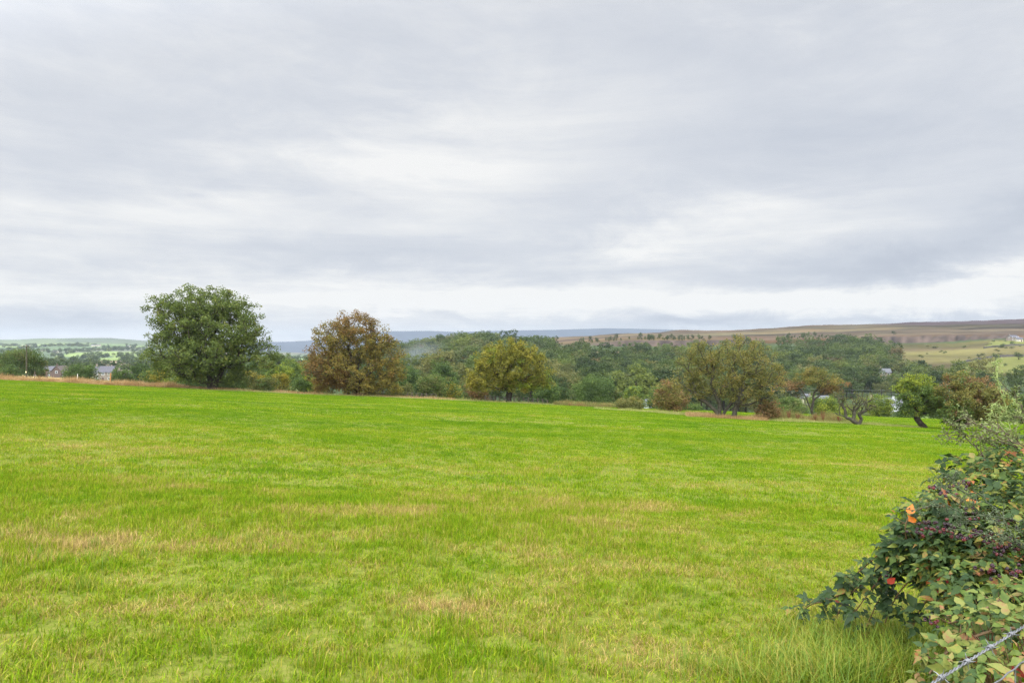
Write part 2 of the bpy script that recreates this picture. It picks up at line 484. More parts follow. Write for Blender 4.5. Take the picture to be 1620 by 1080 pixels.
# leaf palettes (base colours)
G_SYC = leaf_mat('sycamore_leaf', [(0,(.035,.055,.014)),(.45,(.075,.105,.022)),(.8,(.12,.14,.03)),(1,(.19,.14,.04))], .5, .45)
G_OAKR = leaf_mat('rust_oak_leaf', [(0,(.06,.045,.015)),(.4,(.125,.08,.024)),(.75,(.175,.098,.028)),(1,(.16,.12,.03))], .5, .5)
G_OAKO = leaf_mat('olive_oak_leaf', [(0,(.06,.058,.014)),(.5,(.13,.11,.024)),(.8,(.19,.14,.028)),(1,(.24,.14,.03))], .5, .5)
G_GOLD = leaf_mat('gold_oak_leaf', [(0,(.065,.066,.012)),(.4,(.125,.124,.018)),(.75,(.185,.165,.022)),(1,(.25,.17,.025))], .5, .6)
G_LIME = leaf_mat('yellow_green_leaf', [(0,(.06,.085,.012)),(.5,(.13,.17,.018)),(1,(.25,.25,.03))], .5, .6)
G_HAW = leaf_mat('hawthorn_leaf', [(0,(.05,.058,.014)),(.45,(.11,.11,.026)),(.8,(.18,.145,.036)),(1,(.23,.13,.04))], .5, .6)
G_RED = leaf_mat('reddish_leaf', [(0,(.07,.052,.022)),(.5,(.15,.095,.038)),(1,(.23,.115,.05))], .5, .7)
G_DARK = leaf_mat('dark_green_leaf', [(0,(.022,.042,.014)),(.5,(.045,.075,.02)),(1,(.085,.115,.03))], .5, .5)
G_MID = leaf_mat('mid_green_leaf', [(0,(.035,.065,.016)),(.5,(.075,.115,.026)),(1,(.13,.165,.035))], .5, .5)
G_OLIVE = leaf_mat('olive_leaf', [(0,(.055,.065,.02)),(.5,(.10,.11,.032)),(1,(.16,.155,.045))], .5, .5)
G_YEL = leaf_mat('yellow_leaf', [(0,(.09,.09,.015)),(.5,(.2,.17,.02)),(1,(.3,.23,.03))], .5, .6)

# ------------------------------------------------------------------ the eight field trees
make_tree('sycamore_tree', 'big green broad-crowned tree, tallest on the field edge at the left', 'tree', 335, 98,
  [(-18,132,52,32),(-57,126,34,26),(30,130,42,28),(-40,95,56,30),(12,98,60,34),(58,92,36,32),(-52,60,44,30),(6,60,58,34),(64,60,40,30),
   (82,52,22,20),(-10,140,60,26),(-30,112,60,34),(20,86,72,40),(-20,52,74,34),(88,40,14,9),(-46,20,26,9),(30,20,30,10),(-42,36,46,22),(18,32,40,20),(-5,24,30,14),(-70,128,14,12),(-62,80,38,22),(-60,47,25,20)],
  [G_SYC], 1350, 46, .27, .72, [[(0,0),(-1,14),(-4,30),(-3,48)],[(3,0),(8,16),(16,34)]], rmax=.5, seed=3, tip=.02, lo=.4)
make_tree('oak_tree', 'broad rust-brown tree on the field edge between the green and the golden tree', 'tree', 560, 100,
  [(2,108,36,26),(-28,92,34,28,1),(32,90,34,28,1),(-4,78,52,34,1),(-52,68,26,28),(52,66,28,28,1),(-38,46,40,28),(4,52,50,30,1),(46,40,36,26,1),
   (-48,28,30,20),(-20,28,36,18),(62,28,20,18,1),(26,22,34,16,1),(-30,14,24,10,1),(8,12,28,9,1)],
  [G_OAKR, G_OAKO], 850, 50, .24, .68, [[(-10,0),(-8,12),(-10,26)],[(6,0),(5,16),(3,36)]], rmax=.42, seed=5, tip=.02, mixp=.1, lo=.5)
make_tree('golden_oak_tree', 'dome-shaped golden-yellow tree with one short dark trunk', 'tree', 806, 101,
  [(0,82,34,20),(-24,68,34,24),(24,68,34,24),(0,60,54,30),(-42,44,28,24),(42,46,26,24),(-26,34,40,22),(20,32,44,20,1),(48,28,22,16,1),(-52,30,16,12),(0,32,40,10,1)],
  [G_GOLD, G_LIME], 760, 52, .23, .58, [[(0,0),(-1,10),(0,22),(0,38)]], rmax=.46, seed=8, tip=.018, mixp=.15, lo=.55, minz=2.0)
make_tree('hawthorn_tree', 'wide airy hawthorn with several dark leaning stems at the field edge', 'tree', 1148, 66,
  [(-34,104,32,22),(28,108,38,22),(-48,80,34,24),(4,86,44,28),(52,86,34,28),(78,74,18,18),(-64,62,22,20),(-18,60,44,24),(38,58,40,26),(66,46,24,16),(-40,42,30,12),(18,36,34,12),(84,58,12,10)],
  [G_HAW, G_OLIVE], 620, 44, .14, .42,
  [[(-12,0),(-14,10),(-22,18),(-42,32),(-70,56)],[(-9,0),(-10,14),(-14,34),(-22,56)],[(-4,0,4),(2,14,4),(12,30,4),(10,58,4)],
   [(8,0,-4),(14,16,-4),(20,34,-4),(26,60,-4)],[(15,0),(16,12),(22,22),(50,28),(72,40)],[(12,0,8),(20,14,8),(6,34,8)]], rmax=.22, seed=11, tip=.011, lo=.3, bark=BARKL, minz=1.2)
make_tree('thorn_tree', 'thin flat-topped thorn tree with orange-tinged leaves and two slender stems', 'tree', 1283, 72,
  [(-28,56,26,7,1),(14,64,28,10),(6,78,20,8),(42,58,18,9,1),(30,50,20,8,1),(-8,68,22,8)],
  [G_HAW, G_RED], 190, 40, .14, .4, [[(0,0),(1,16),(4,32),(6,46)],[(4,32),(16,42),(34,50)],[(1,16),(-8,38),(-16,50)],[(-14,2),(-13,14),(-6,22),(-10,36)],[(-13,14),(-26,22),(-30,30)]],
  rmax=.14, seed=13, tip=.012, lo=.2, bark=BARKL, minz=2.0, off=.2)
make_tree('gnarled_tree', 'small gnarled nearly bare tree with twisted forked limbs', 'tree', 1355, 62,
  [(-16,38,14,10),(14,40,16,8),(-26,48,12,10),(22,30,10,6),(0,34,16,8),(10,50,14,6)],
  [G_OLIVE, G_HAW], 80, 16, .11, .3,
  [[(2,0),(-6,7),(-16,12),(-26,16),(-34,20)],[(-16,12),(-18,24),(-22,34),(-20,48)],[(-26,16),(-28,26),(-22,36)],[(-6,7),(-4,22),(0,34),(-10,46)],[(3,0),(8,10),(4,18),(16,24),(22,32)],[(-4,22),(6,32),(20,38),(26,46)]],
  rmax=.2, seed=17, tip=.014, lo=.3, bark=BARKL, minz=1.0, off=.2)
make_tree('crooked_tree', 'small yellow-topped tree with a thick leaning crooked trunk', 'tree', 1458, 62,
  [(-8,74,22,12,1),(-22,62,18,16,1),(8,64,20,14,1),(-6,50,32,18),(22,52,14,14),(-30,42,14,14),(14,32,22,10),(-18,30,22,10),(26,36,12,10)],
  [G_MID, G_LIME], 380, 46, .14, .36, [[(6,0),(-2,8),(-8,18),(-6,30),(-4,44)],[(-8,18),(4,24),(18,34)],[(-6,30),(-16,36),(-24,46)]],
  rmax=.26, seed=19, tip=.012, lo=.45, bark=BARK, minz=1.3, mixp=.3)
make_tree('russet_thorn_tree', 'bushy russet-brown thorn tree standing right of the crooked tree', 'tree', 1522, 60,
  [(2,78,28,16),(28,68,26,18,1),(-18,58,24,20),(12,54,38,22),(44,54,20,18,1),(-20,34,26,18,2),(18,32,42,18),(-4,18,26,12,2),(46,36,18,14,1),(40,22,18,8)],
  [G_HAW, G_RED, G_MID], 560, 50, .14, .36, [[(-6,0),(-5,10),(-4,24),(0,40)],[(-2,0),(4,14),(14,30)]],
  rmax=.2, seed=23, tip=.011, lo=.45, minz=.5, mixp=.2)

# ------------------------------------------------------------------ shrubs and trees round the field
SH = {}
def shrub(px, ytop, w, D, mats, label, name='shrub', cat='shrub', group=None, ybase=None, dens=1.0, seed=0, trunk=False, airy=False):
    """ytop and w: photo pixels of the crown; the shape is made in metres at depth D"""
    rng = np.random.default_rng(1000+seed*7+int(px))
    base = at(px, D); yb = 540-(base[2]-CAMZ)*F/D
    h = max(yb-ytop, 6); rows = []
    nl = 7 if w > 30 else 5
    z0 = .22*h if trunk else .0
    for i in range(nl):
        t = (i+.5)/nl; a = rng.uniform(-1, 1)
        dy = z0+(h-z0)*rng.uniform(.25, .8); wid = w*.5*math.sqrt(max(.15, 1-((dy/h-.38)/.75)**2))
        rows.append((a*wid*.55, dy, w*rng.uniform(.2,.3), min(h*.3, (h-dy)*.95+1), rng.integers(0, len(mats))))
    rows.append((0, h*.55, w*.36, h*.42, 0)); rows.append((w*.05, h*.3, w*.44, h*.3, 0))
    m = D/F; vol = w*h*m*m
    ls = max(.16, 1.25*D/683.); rc = max(.35, w*m*.12)
    ncl = int(np.clip(vol*9*dens, 110, 380)); nlf = int(np.clip(3.0*(rc/ls)**2*1.6, 18, 60))
    return make_tree(name, label, cat, px, D, rows, mats, ncl, nlf, ls, rc, [[(0,0),(rng.normal()*w*.03,h*.18),(rng.normal()*w*.05,h*.34)],[(w*.04,0),(w*.1,h*.2)]],
                     rmax=max(.06, h*m*.02), seed=seed+int(px), tip=.02, lo=.45, minz=(.25 if not trunk else .2*h*m), group=group, mixp=.3,
                     crown='crown' if trunk else 'foliage', trunkname='trunk' if trunk else 'stem', up=.5)

shrub(26, 556, 84, 165, [G_DARK, G_MID, G_OLIVE], 'broad dark green tree at the far left beside the utility pole', 'round_tree', 'tree', seed=1, trunk=True)
shrub(62, 568, 30, 168, [G_OLIVE, G_DARK], 'smaller olive-green tree just right of the utility pole', 'round_tree', 'tree', seed=2, trunk=True)
shrub(14, 577, 36, 135, [G_DARK, G_MID], 'low dark green shrub behind the dry grass at the left edge of the field')
shrub(126, 578, 58, 128, [G_DARK, G_MID], 'wide dark green shrub in front of the houses')
shrub(193, 584, 42, 126, [G_DARK, G_MID], 'round green shrub behind the dry grass near the orange post')
shrub(222, 575, 34, 190, [G_DARK], 'grey-green tree left of the big green tree', 'round_tree', 'tree', trunk=True)
shrub(250, 579, 48, 118, [G_YEL, G_MID], 'yellowish shrub just left of the big green tree')
shrub(282, 584, 44, 112, [G_MID, G_LIME], 'bright green shrub under the left side of the big green tree')
shrub(400, 586, 46, 118, [G_OLIVE, G_YEL], 'olive-yellow shrub just right of the big green tree')
shrub(442, 591, 40, 114, [G_YEL, G_OLIVE], 'yellow-tipped shrub between the green tree and the rust-brown tree')
shrub(478, 593, 44, 113, [G_MID, G_LIME], 'fresh green shrub just left of the rust-brown tree')
shrub(415, 572, 46, 205, [G_MID, G_DARK], 'green tree behind the olive-yellow shrub', 'hedge_tree', 'tree', trunk=True)
shrub(462, 568, 48, 215, [G_MID, G_LIME], 'light green tree behind the fresh green shrub', 'hedge_tree', 'tree', trunk=True)
shrub(505, 602, 30, 112, [G_OLIVE, G_YEL], 'yellow-olive shrub under the left side of the rust-brown tree')
shrub(592, 598, 44, 107, [G_OLIVE, G_HAW], 'grey-olive shrub under the right side of the rust-brown tree')
shrub(642, 606, 34, 112, [G_OLIVE], 'small grey-green shrub by the fence right of the rust-brown tree')
shrub(684, 592, 54, 113, [G_OLIVE, G_MID], 'round olive shrub by the fence between the rust-brown and the golden tree')
shrub(716, 601, 36, 116, [G_YEL, G_MID], 'yellow-leaved shrub beside the round olive shrub')
shrub(754, 604, 44, 108, [G_RED, G_HAW], 'reddish shrub under the left side of the golden tree')
shrub(706, 574, 50, 165, [G_DARK, G_MID], 'dark green tree behind the round olive shrub', 'hedge_tree', 'tree', trunk=True)
shrub(650, 580, 50, 190, [G_MID, G_DARK], 'mid green tree right of the rust-brown tree', 'hedge_tree', 'tree', trunk=True)
shrub(942, 596, 74, 150, [G_DARK, G_MID], 'large rounded deep green tree right of the golden tree', 'hedge_tree', 'tree', trunk=True)
shrub(885, 612, 44, 140, [G_DARK, G_OLIVE], 'dark green shrub at the right edge of the golden tree')
shrub(1003, 611, 40, 168, [G_LIME, G_MID], 'bright green small tree right of the large deep green tree', 'hedge_tree', 'tree', trunk=True)
shrub(1036, 612, 34, 176, [G_MID, G_LIME], 'light green small tree behind the reddish thorn shrub', 'hedge_tree', 'tree', trunk=True)
shrub(996, 630, 52, 84, [G_OLIVE, G_HAW], 'low brownish bush on the field edge left of the hawthorn')
shrub(1056, 601, 68, 80, [G_HAW, G_RED], 'tall reddish thorn shrub just left of the wide hawthorn')
shrub(1212, 630, 46, 66, [G_RED, G_HAW], 'red-tinged thorn bush under the right side of the wide hawthorn')
shrub(1100, 640, 40, 120, [G_DARK, G_MID], 'low dark shrub seen behind the hawthorn stems')
shrub(1250, 630, 60, 125, [G_MID, G_OLIVE], 'grey-green shrub behind the thin flat-topped tree')
shrub(1306, 627, 56, 128, [G_LIME, G_MID], 'yellow-green shrub between the flat-topped and the gnarled tree')
shrub(1342, 640, 50, 138, [G_OLIVE, G_MID], 'olive shrub behind the gnarled tree')
shrub(1392, 622, 44, 148, [G_LIME, G_MID], 'light green shrub right of the gnarled tree')
shrub(1437, 640, 50, 146, [G_MID, G_DARK], 'dark green shrub behind the crooked tree')
shrub(1490, 636, 50, 146, [G_DARK, G_MID], 'dark shrub behind the gap between crooked and russet trees')
shrub(1572, 628, 80, 142, [G_MID, G_LIME], 'broad green shrub behind the right side of the russet tree')
shrub(1640, 622, 60, 145, [G_MID, G_DARK], 'green shrub at the right edge of the picture beyond the field')

shrub(352, 600, 64, 106, [G_DARK], 'low dark shrub behind the foot of the big green tree')
shrub(306, 597, 50, 108, [G_DARK, G_MID], 'dark shrub under the left boughs of the big green tree')
shrub(372, 589, 40, 112, [G_MID, G_OLIVE], 'green shrub at the right foot of the big green tree')
shrub(424, 596, 38, 108, [G_OLIVE, G_MID], 'low olive shrub between the two yellow-toned shrubs')
shrub(497, 588, 36, 122, [G_MID, G_DARK], 'dark green shrub touching the left side of the rust-brown tree')
shrub(440, 578, 50, 150, [G_MID, G_LIME], 'bushy light green tree filling the gap behind the yellow-tipped shrub', 'hedge_tree', 'tree', trunk=True)
shrub(384, 576, 44, 160, [G_DARK, G_MID], 'dark green tree behind the right edge of the big green tree', 'hedge_tree', 'tree', trunk=True)
shrub(624, 610, 36, 106, [G_OLIVE, G_YEL], 'low grey-green shrub against the fence just right of the rust-brown tree')
shrub(664, 602, 36, 118, [G_OLIVE, G_DARK], 'dull green shrub between the small and the round olive shrub')
shrub(738, 598, 40, 128, [G_DARK, G_OLIVE], 'dark shrub behind the yellow-leaved shrub left of the golden tree')
shrub(862, 606, 46, 132, [G_DARK, G_MID], 'dark rounded shrub behind the right side of the golden tree')
shrub(972, 616, 36, 150, [G_MID, G_OLIVE], 'olive shrub at the right foot of the large deep green tree')

# ------------------------------------------------------------------ woodland
def instancer(name, P, ROT, SCL, IDX, protos):
    col = bpy.data.collections.new(name+'_kinds')
    for o in protos: col.objects.link(o)
    me = bpy.data.meshes.new(name); me.from_pydata([tuple(p) for p in P], [], [])
    a = me.attributes.new('rot', 'FLOAT_VECTOR', 'POINT'); a.data.foreach_set('vector', np.asarray(ROT, np.float32).ravel())
    a = me.attributes.new('scl', 'FLOAT_VECTOR', 'POINT'); a.data.foreach_set('vector', np.asarray(SCL, np.float32).ravel())
    a = me.attributes.new('pick', 'INT', 'POINT'); a.data.foreach_set('value', np.asarray(IDX, np.int32))
    o = obj(name, me); o['kind'] = 'stuff'
    ng = bpy.data.node_groups.new(name, 'GeometryNodeTree')
    ng.interface.new_socket('Geometry', in_out='INPUT', socket_type='NodeSocketGeometry')
    ng.interface.new_socket('Geometry', in_out='OUTPUT', socket_type='NodeSocketGeometry')
    N = ng.nodes.new; gi = N('NodeGroupInput'); go = N('NodeGroupOutput'); iop = N('GeometryNodeInstanceOnPoints')
    ci = N('GeometryNodeCollectionInfo'); ci.inputs['Collection'].default_value = col
    ci.inputs['Separate Children'].default_value = True; ci.inputs['Reset Children'].default_value = True
    def na(nm, t):
        n = N('GeometryNodeInputNamedAttribute'); n.data_type = t; n.inputs[0].default_value = nm
        return [s for s in n.outputs if s.enabled and s.name == 'Attribute'][0]
    e = N('FunctionNodeEulerToRotation'); L = ng.links.new
    L(na('rot', 'FLOAT_VECTOR'), e.inputs[0]); L(e.outputs[0], iop.inputs['Rotation'])
    L(na('scl', 'FLOAT_VECTOR'), iop.inputs['Scale']); L(na('pick', 'INT'), iop.inputs['Instance Index'])
    iop.inputs['Pick Instance'].default_value = True
    L(gi.outputs[0], iop.inputs['Points']); L(ci.outputs[0], iop.inputs['Instance']); L(iop.outputs[0], go.inputs[0])
    md = o.modifiers.new('scatter', 'NODES'); md.node_group = ng
    return o

W_MATS = [
 leaf_mat('wood_dark', [(0,(.02,.035,.011)),(.5,(.042,.066,.017)),(1,(.08,.105,.024))], .40, .3, inst=.7, gain=1.16),
 leaf_mat('wood_mid', [(0,(.03,.05,.013)),(.5,(.066,.095,.02)),(1,(.12,.14,.028))], .40, .3, inst=.7, gain=1.16),
 leaf_mat('wood_olive', [(0,(.05,.062,.02)),(.5,(.092,.10,.03)),(1,(.15,.14,.04))], .40, .3, inst=.7, gain=1.16),
 leaf_mat('wood_brown', [(0,(.06,.05,.02)),(.5,(.105,.082,.03)),(1,(.15,.115,.04))], .40, .3, inst=.7, gain=1.16)]
def wood_crown(seed, mat, n=1500, ls=.62, tall=1.0, detail=1):
    rng = np.random.default_rng(seed)
    L = [(0,0,5.5*tall,3.6,3.6,3.6*tall)]
    for i in range(9):
        a = rng.uniform(0, 6.28); rr = rng.uniform(1.6, 3.6); z = rng.uniform(3.0, 8.6)*tall
        rr *= math.sqrt(max(.1, 1-((z/tall-5)/4.8)**2))
        q = rng.uniform(1.5, 2.5); L.append((rr*math.cos(a), rr*math.sin(a), z, q, q, q*.8))
    T, k = sample_lobes(L, 95, rng, .75)
    ci = rng.integers(0, len(T), n)
    d = norm(rng.normal(size=(n,3)))*(rng.random(n)**.5)[:,None]
    C = T[ci]+d*.95*np.array([1,1,.7]); C = C[C[:,2] > .8]
    V, Fc = leaf_quads(C, ls*rng.uniform(.6, 1.3, len(C)), .9, rng)
    mb = MB(); mb.add(V, Fc, 0)
    mb.tubes([(0,0,-1.5),(0,0,3)], [(0,0,3),(0,0,7*tall)], [.28,.22], [.22,.06], 6, 1)
    return mb.mesh('woodland_tree', [mat, BARK])
def protos(name, count, mats, start=0, **kw):
    out = []
    for i in range(count):
        o = bpy.data.objects.new(f'{name}_{i:02d}', wood_crown(start+i, mats[i % len(mats)], tall=(1.0, 1.15, .85)[i % 3], **kw)); out.append(o)
    return out
KINDS = [0,1,2,1,0,2,0,1,3,0,1,2]
near_meshes = [wood_crown(100+i, W_MATS[KINDS[i]], n=2600, ls=.46, tall=(1.0,1.18,.85,1.05)[i % 4]) for i in range(12)]

pts = []
sp = 11.6
for Y in np.arange(205, 900, sp*.9):
    half = np.arange((430-810)/F*Y, (1660-810)/F*Y, sp)
    for X in half:
        x = X+R.uniform(-.45,.45)*sp; y = Y+R.uniform(-.45,.45)*sp
        px = 810+F*x/y
        lo = np.interp(px, [430,560,700,880,1000,1200,1400,1500,1620], [330,250,225,200,215,250,320,330,330])
        hi = np.interp(px, [430,520,600,700,780,860,900,930,1045,1060,1180,1240,1330,1390,1425,1450,1500,1620],
                           [380,690,730,750,740,720,610,565,565,590,640,740,770,740,560,430,365,355])
        if y < lo or y > hi+R.uniform(-12,12): continue
        if 1385 < px < 1412 and 380 < y < 446: continue      # clearing in front of the hillside cottage
        if 1255 < px < 1440 and y < 345: continue             # the valley houses
        if R.random() < .05 or fbm(x/38.+4, y/38., 2) > .56: continue
        pts.append((x, y, px))
pts = np.array(pts); pts = pts[np.argsort(pts[:,1])]
pts[:,:2] += 0
ZW = gz(pts[:,0], pts[:,1])
dens_n = fbm(pts[:,0]/60., pts[:,1]/60., 3)
kind_w = np.where(dens_n < .40, 0, np.where(dens_n < .47, 1, np.where(dens_n < .53, 2, 1)))
NIND = 280
wl = {0: 'dark green tree packed among others in the valley wood', 1: 'mid green tree packed among others in the valley wood',
      2: 'olive-green tree packed among others in the valley wood', 3: 'brownish autumn tree packed among others in the valley wood'}
for i in range(min(NIND, len(pts))):
    c = [j for j in range(12) if KINDS[j] == (kind_w[i] if R.random() < .6 else R.choice([0,1,1,2,2,3]))] or [0]
    j = int(R.choice(c)); j = 7 if KINDS[j] == 3 and pts[i,1] < 330 else j; s = R.choice([.85,1.1,1.3,1.55])*R.uniform(.9,1.1)
    o = obj('woodland_tree', near_meshes[j], loc=(pts[i,0], pts[i,1], ZW[i]-.4))
    o.scale = (s*R.uniform(.95,1.2), s*R.uniform(.95,1.2), s); o.rotation_euler = (0, 0, R.uniform(0, 6.28))
    tag(o, wl[KINDS[j]], 'tree', f'{("dark green","mid green","olive","brown")[KINDS[j]]} trees of the valley wood')
rest = np.arange(NIND, len(pts))
WP = protos('wood_kind', 12, [W_MATS[k] for k in KINDS], 300, n=1100, ls=.72)
def pick(kw):
    k = kw if R.random() < .55 else int(R.choice([0,0,1,1,2,2,2,2,3])); c = [j for j in range(12) if KINDS[j] == k]
    return int(R.choice(c)) if c else 0
n = len(rest); s = R.uniform(.8, 1.6, n)
wp = [(pts[i,0], pts[i,1], ZW[i]-.4) for i in rest]
instancer('valley_wood', wp, np.c_[np.zeros(n), np.zeros(n), R.uniform(0,6.28,n)], np.c_[s*R.uniform(.95,1.2,n), s*R.uniform(.95,1.2,n), s],
          [pick(kind_w[i]) for i in rest], WP)
print('WOOD', len(pts))

# far hedgerow trees on the patchwork hill at the left, and the line of small trees along the moor edge
FP = protos('far_kind', 6, [W_MATS[0], W_MATS[0], W_MATS[1]], 500, n=420, ls=1.3)
q = []
fx = R.uniform(-3800, 300, 60000); fyv = R.uniform(520, 3900, 60000)
pxv = 810+F*fx/fyv; m = (pxv > -60) & (pxv < 640); fx = fx[m]; fyv = fyv[m]; pxv = pxv[m]
idx, edge = field_cells(fx, fyv)
cl = fbm(fx/220., fyv/160., 3)
keep = ((edge < 14) & (R.random(len(fx)) < .5) & (fyv < 2800) | (cl > .56) & (R.random(len(fx)) < .5)) & (fyv < 3000) | (fyv > 1050) & (fyv < 1250) & (pxv > 190) & (pxv < 480) | (fyv > 520) & (fyv < 760) & (R.random(len(fx)) < .35)
fx = fx[keep]; fyv = fyv[keep]; n = len(fx)
zf = gz(fx, fyv); s = R.uniform(.6, 1.3, n)
instancer('hedgerow_trees', np.c_[fx, fyv, zf-.5], np.c_[np.zeros(n), np.zeros(n), R.uniform(0,6.28,n)], np.c_[s*1.3, s*1.3, s], R.integers(0, 6, n), FP)
print('FAR', n)

# small trees dotted along the quarry edge
def small_tree(px, D, kind, s, label, group=None, name='moor_edge_tree', sx=1.):
    b = at(px, D, -.3)
    o = obj(name, near_meshes[kind], loc=b); o.scale = (s*sx, s*sx, s); o.rotation_euler = (0, 0, R.uniform(0, 6.28))
    return tag(o, label, 'tree', group)
for px in list(R.uniform(1012, 1098, 44))+list(970+18*R.normal(size=12))+list(R.uniform(915, 1010, 10))+list(1112+8*R.normal(size=4))+list(1165+20*R.normal(size=12))+list(R.uniform(1190, 1340, 14))+list(1270+14*R.normal(size=12)):
    small_tree(px, R.uniform(812, 850), int(R.choice([0,4,6,9])), R.choice([.28,.4,.5,.7])*R.uniform(.8,1.25), 'small dark tree along the upper edge of the quarry', 'small trees along the quarry edge', sx=.75)
for px in R.uniform(905, 1190, 60):
    small_tree(px, R.uniform(690, 795), int(R.choice([0,1,4,3])), R.uniform(.35,.8), 'small green bush at the foot of the quarry face', 'bushes at the foot of the quarry face', 'quarry_bush', 1.1)
for px, D, s, lab in [(1575, 566, .62, 'larger dark round tree beside the drystone wall on the right-hand hill'), (1611, 562, .68, 'rightmost dark round tree beside the drystone wall'),
                 (1546, 548, .42, 'small dark tree in the lime-green hill pasture just below the wall'), (1575, 515, .38, 'small bush lowest in the lime-green hill pasture'),
                 (1590, 512, .26, 'smallest bush beside another in the lime-green hill pasture'), (1548, 606, .36, 'low dark bush above the wall on the right-hand hill'),
                 (1414, 850, .55, 'lone dark tree on the moor edge above the right-hand quarry'), (1586, 690, .45, 'dark bush on the upper pasture at the right'),
                 (1602, 705, .5, 'broad dark bush below the small upper green field')]:
    small_tree(px, D, 0, s, lab, name='hill_tree', sx=1.25)
for px in R.uniform(1440, 1620, 26):
    small_tree(px, R.uniform(600, 760), int(R.choice([0,4,2])), R.uniform(.14,.32), 'low dark gorse bush scattered on the right-hand hill', 'gorse bushes on the right-hand hill', 'gorse_bush', 1.9)

# ------------------------------------------------------------------ grass
def grass_mat(name, dry=0.0, verge=False):
    m, nt, out = new_mat(name)
    g = nt.nodes.new('ShaderNodeNewGeometry'); pos = g.outputs['Position']
    mp = nt.nodes.new('ShaderNodeMapping'); mp.inputs['Scale'].default_value = (.8, 1, 0); nt.links.new(pos, mp.inputs[0]); pos = mp.outputs[0]
    big = noise(nt, pos, .16, 5, .62); sm = noise(nt, pos, 1.3, 4, .6)
    rnd = g.outputs['Random Per Island']
    # dryness: slow patches + small patches + blade to blade
    v = mathn(nt, 'MULTIPLY', big.outputs['Fac'], 1.25)
    v = mathn(nt, 'MULTIPLY_ADD', sm.outputs['Fac'], .75, v)
    v = mathn(nt, 'MULTIPLY_ADD', rnd, .52, v)
    # the sward grows thinner and yellower towards the gateway in the foreground
    sx = nt.nodes.new('ShaderNodeSeparateXYZ'); nt.links.new(g.outputs['Position'], sx.inputs[0])
    near = nt.nodes.new('ShaderNodeMapRange'); near.inputs[1].default_value = 4; near.inputs[2].default_value = 30
    near.inputs[3].default_value = .17; near.inputs[4].default_value = -.06; nt.links.new(sx.outputs[1], near.inputs[0])
    v = mathn(nt, 'ADD', v, near.outputs[0]); v = mathn(nt, 'ADD', v, -.74+dry)
    for (X0, Y0, rx, ry, a_) in [(-3.8,6.85,1.5,.32,.42),(-2.4,7.3,.8,.3,.3),(-1.7,9.1,1.0,.35,.38),(.5,6.8,.9,.35,.3),(2.1,10.5,1.4,.45,.32),(-.6,5.3,.7,.25,.26),(-5.5,10.5,1.6,.4,.3),(4.6,13.5,1.8,.6,.18),(-1.2,15,2.4,.7,.16),(-2.7,5.0,.9,.25,.24),(1.3,4.6,.6,.22,.3),(-9,16,3,.8,.14),(8,20,3.5,.9,.12)]:
        q1 = mathn(nt, 'MULTIPLY_ADD', sx.outputs[0], 1/rx, -X0/rx); q2 = mathn(nt, 'MULTIPLY_ADD', sx.outputs[1], 1/ry, -Y0/ry)
        e_ = mathn(nt, 'MULTIPLY', mathn(nt, 'ADD', mathn(nt, 'MULTIPLY', q1, q1), mathn(nt, 'MULTIPLY', q2, q2)), -.8)
        v = mathn(nt, 'ADD', v, mathn(nt, 'MULTIPLY', mathn(nt, 'MULTIPLY', mathn(nt, 'EXPONENT', e_), a_*1.45), sm.outputs['Fac']))
    r = ramp(nt, [(.05,(.048,.125,.004)),(.36,(.10,.20,.005)),(.60,(.165,.25,.007)),(.77,(.235,.275,.014)),(.90,(.33,.26,.06)),(1,(.40,.29,.11))])
    nt.links.new(v, r.inputs[0])
    p = nt.nodes.new('ShaderNodeBsdfPrincipled'); p.inputs['Roughness'].default_value = .6; p.inputs['Specular IOR Level'].default_value = .05
    wn = nt.nodes.new('ShaderNodeTexWhiteNoise'); wn.noise_dimensions = '1D'; nt.links.new(rnd, wn.inputs['W'])
    sc_ = nt.nodes.new('ShaderNodeVectorMath'); sc_.operation = 'SCALE'; nt.links.new(r.outputs[0], sc_.inputs[0]); nt.links.new(mathn(nt, 'MULTIPLY_ADD', wn.outputs['Value'], .76, .50), sc_.inputs['Scale'])
    r = sc_
    nt.links.new(r.outputs[0], p.inputs['Base Color'])
    t = nt.nodes.new('ShaderNodeBsdfTranslucent'); nt.links.new(r.outputs[0], t.inputs[0])
    mx = nt.nodes.new('ShaderNodeMixShader'); mx.inputs[0].default_value = .25
    nt.links.new(p.outputs[0], mx.inputs[1]); nt.links.new(t.outputs[0], mx.inputs[2]); nt.links.new(mx.outputs[0], out.inputs[0])
    return m
GRASS = grass_mat('grass_blade')
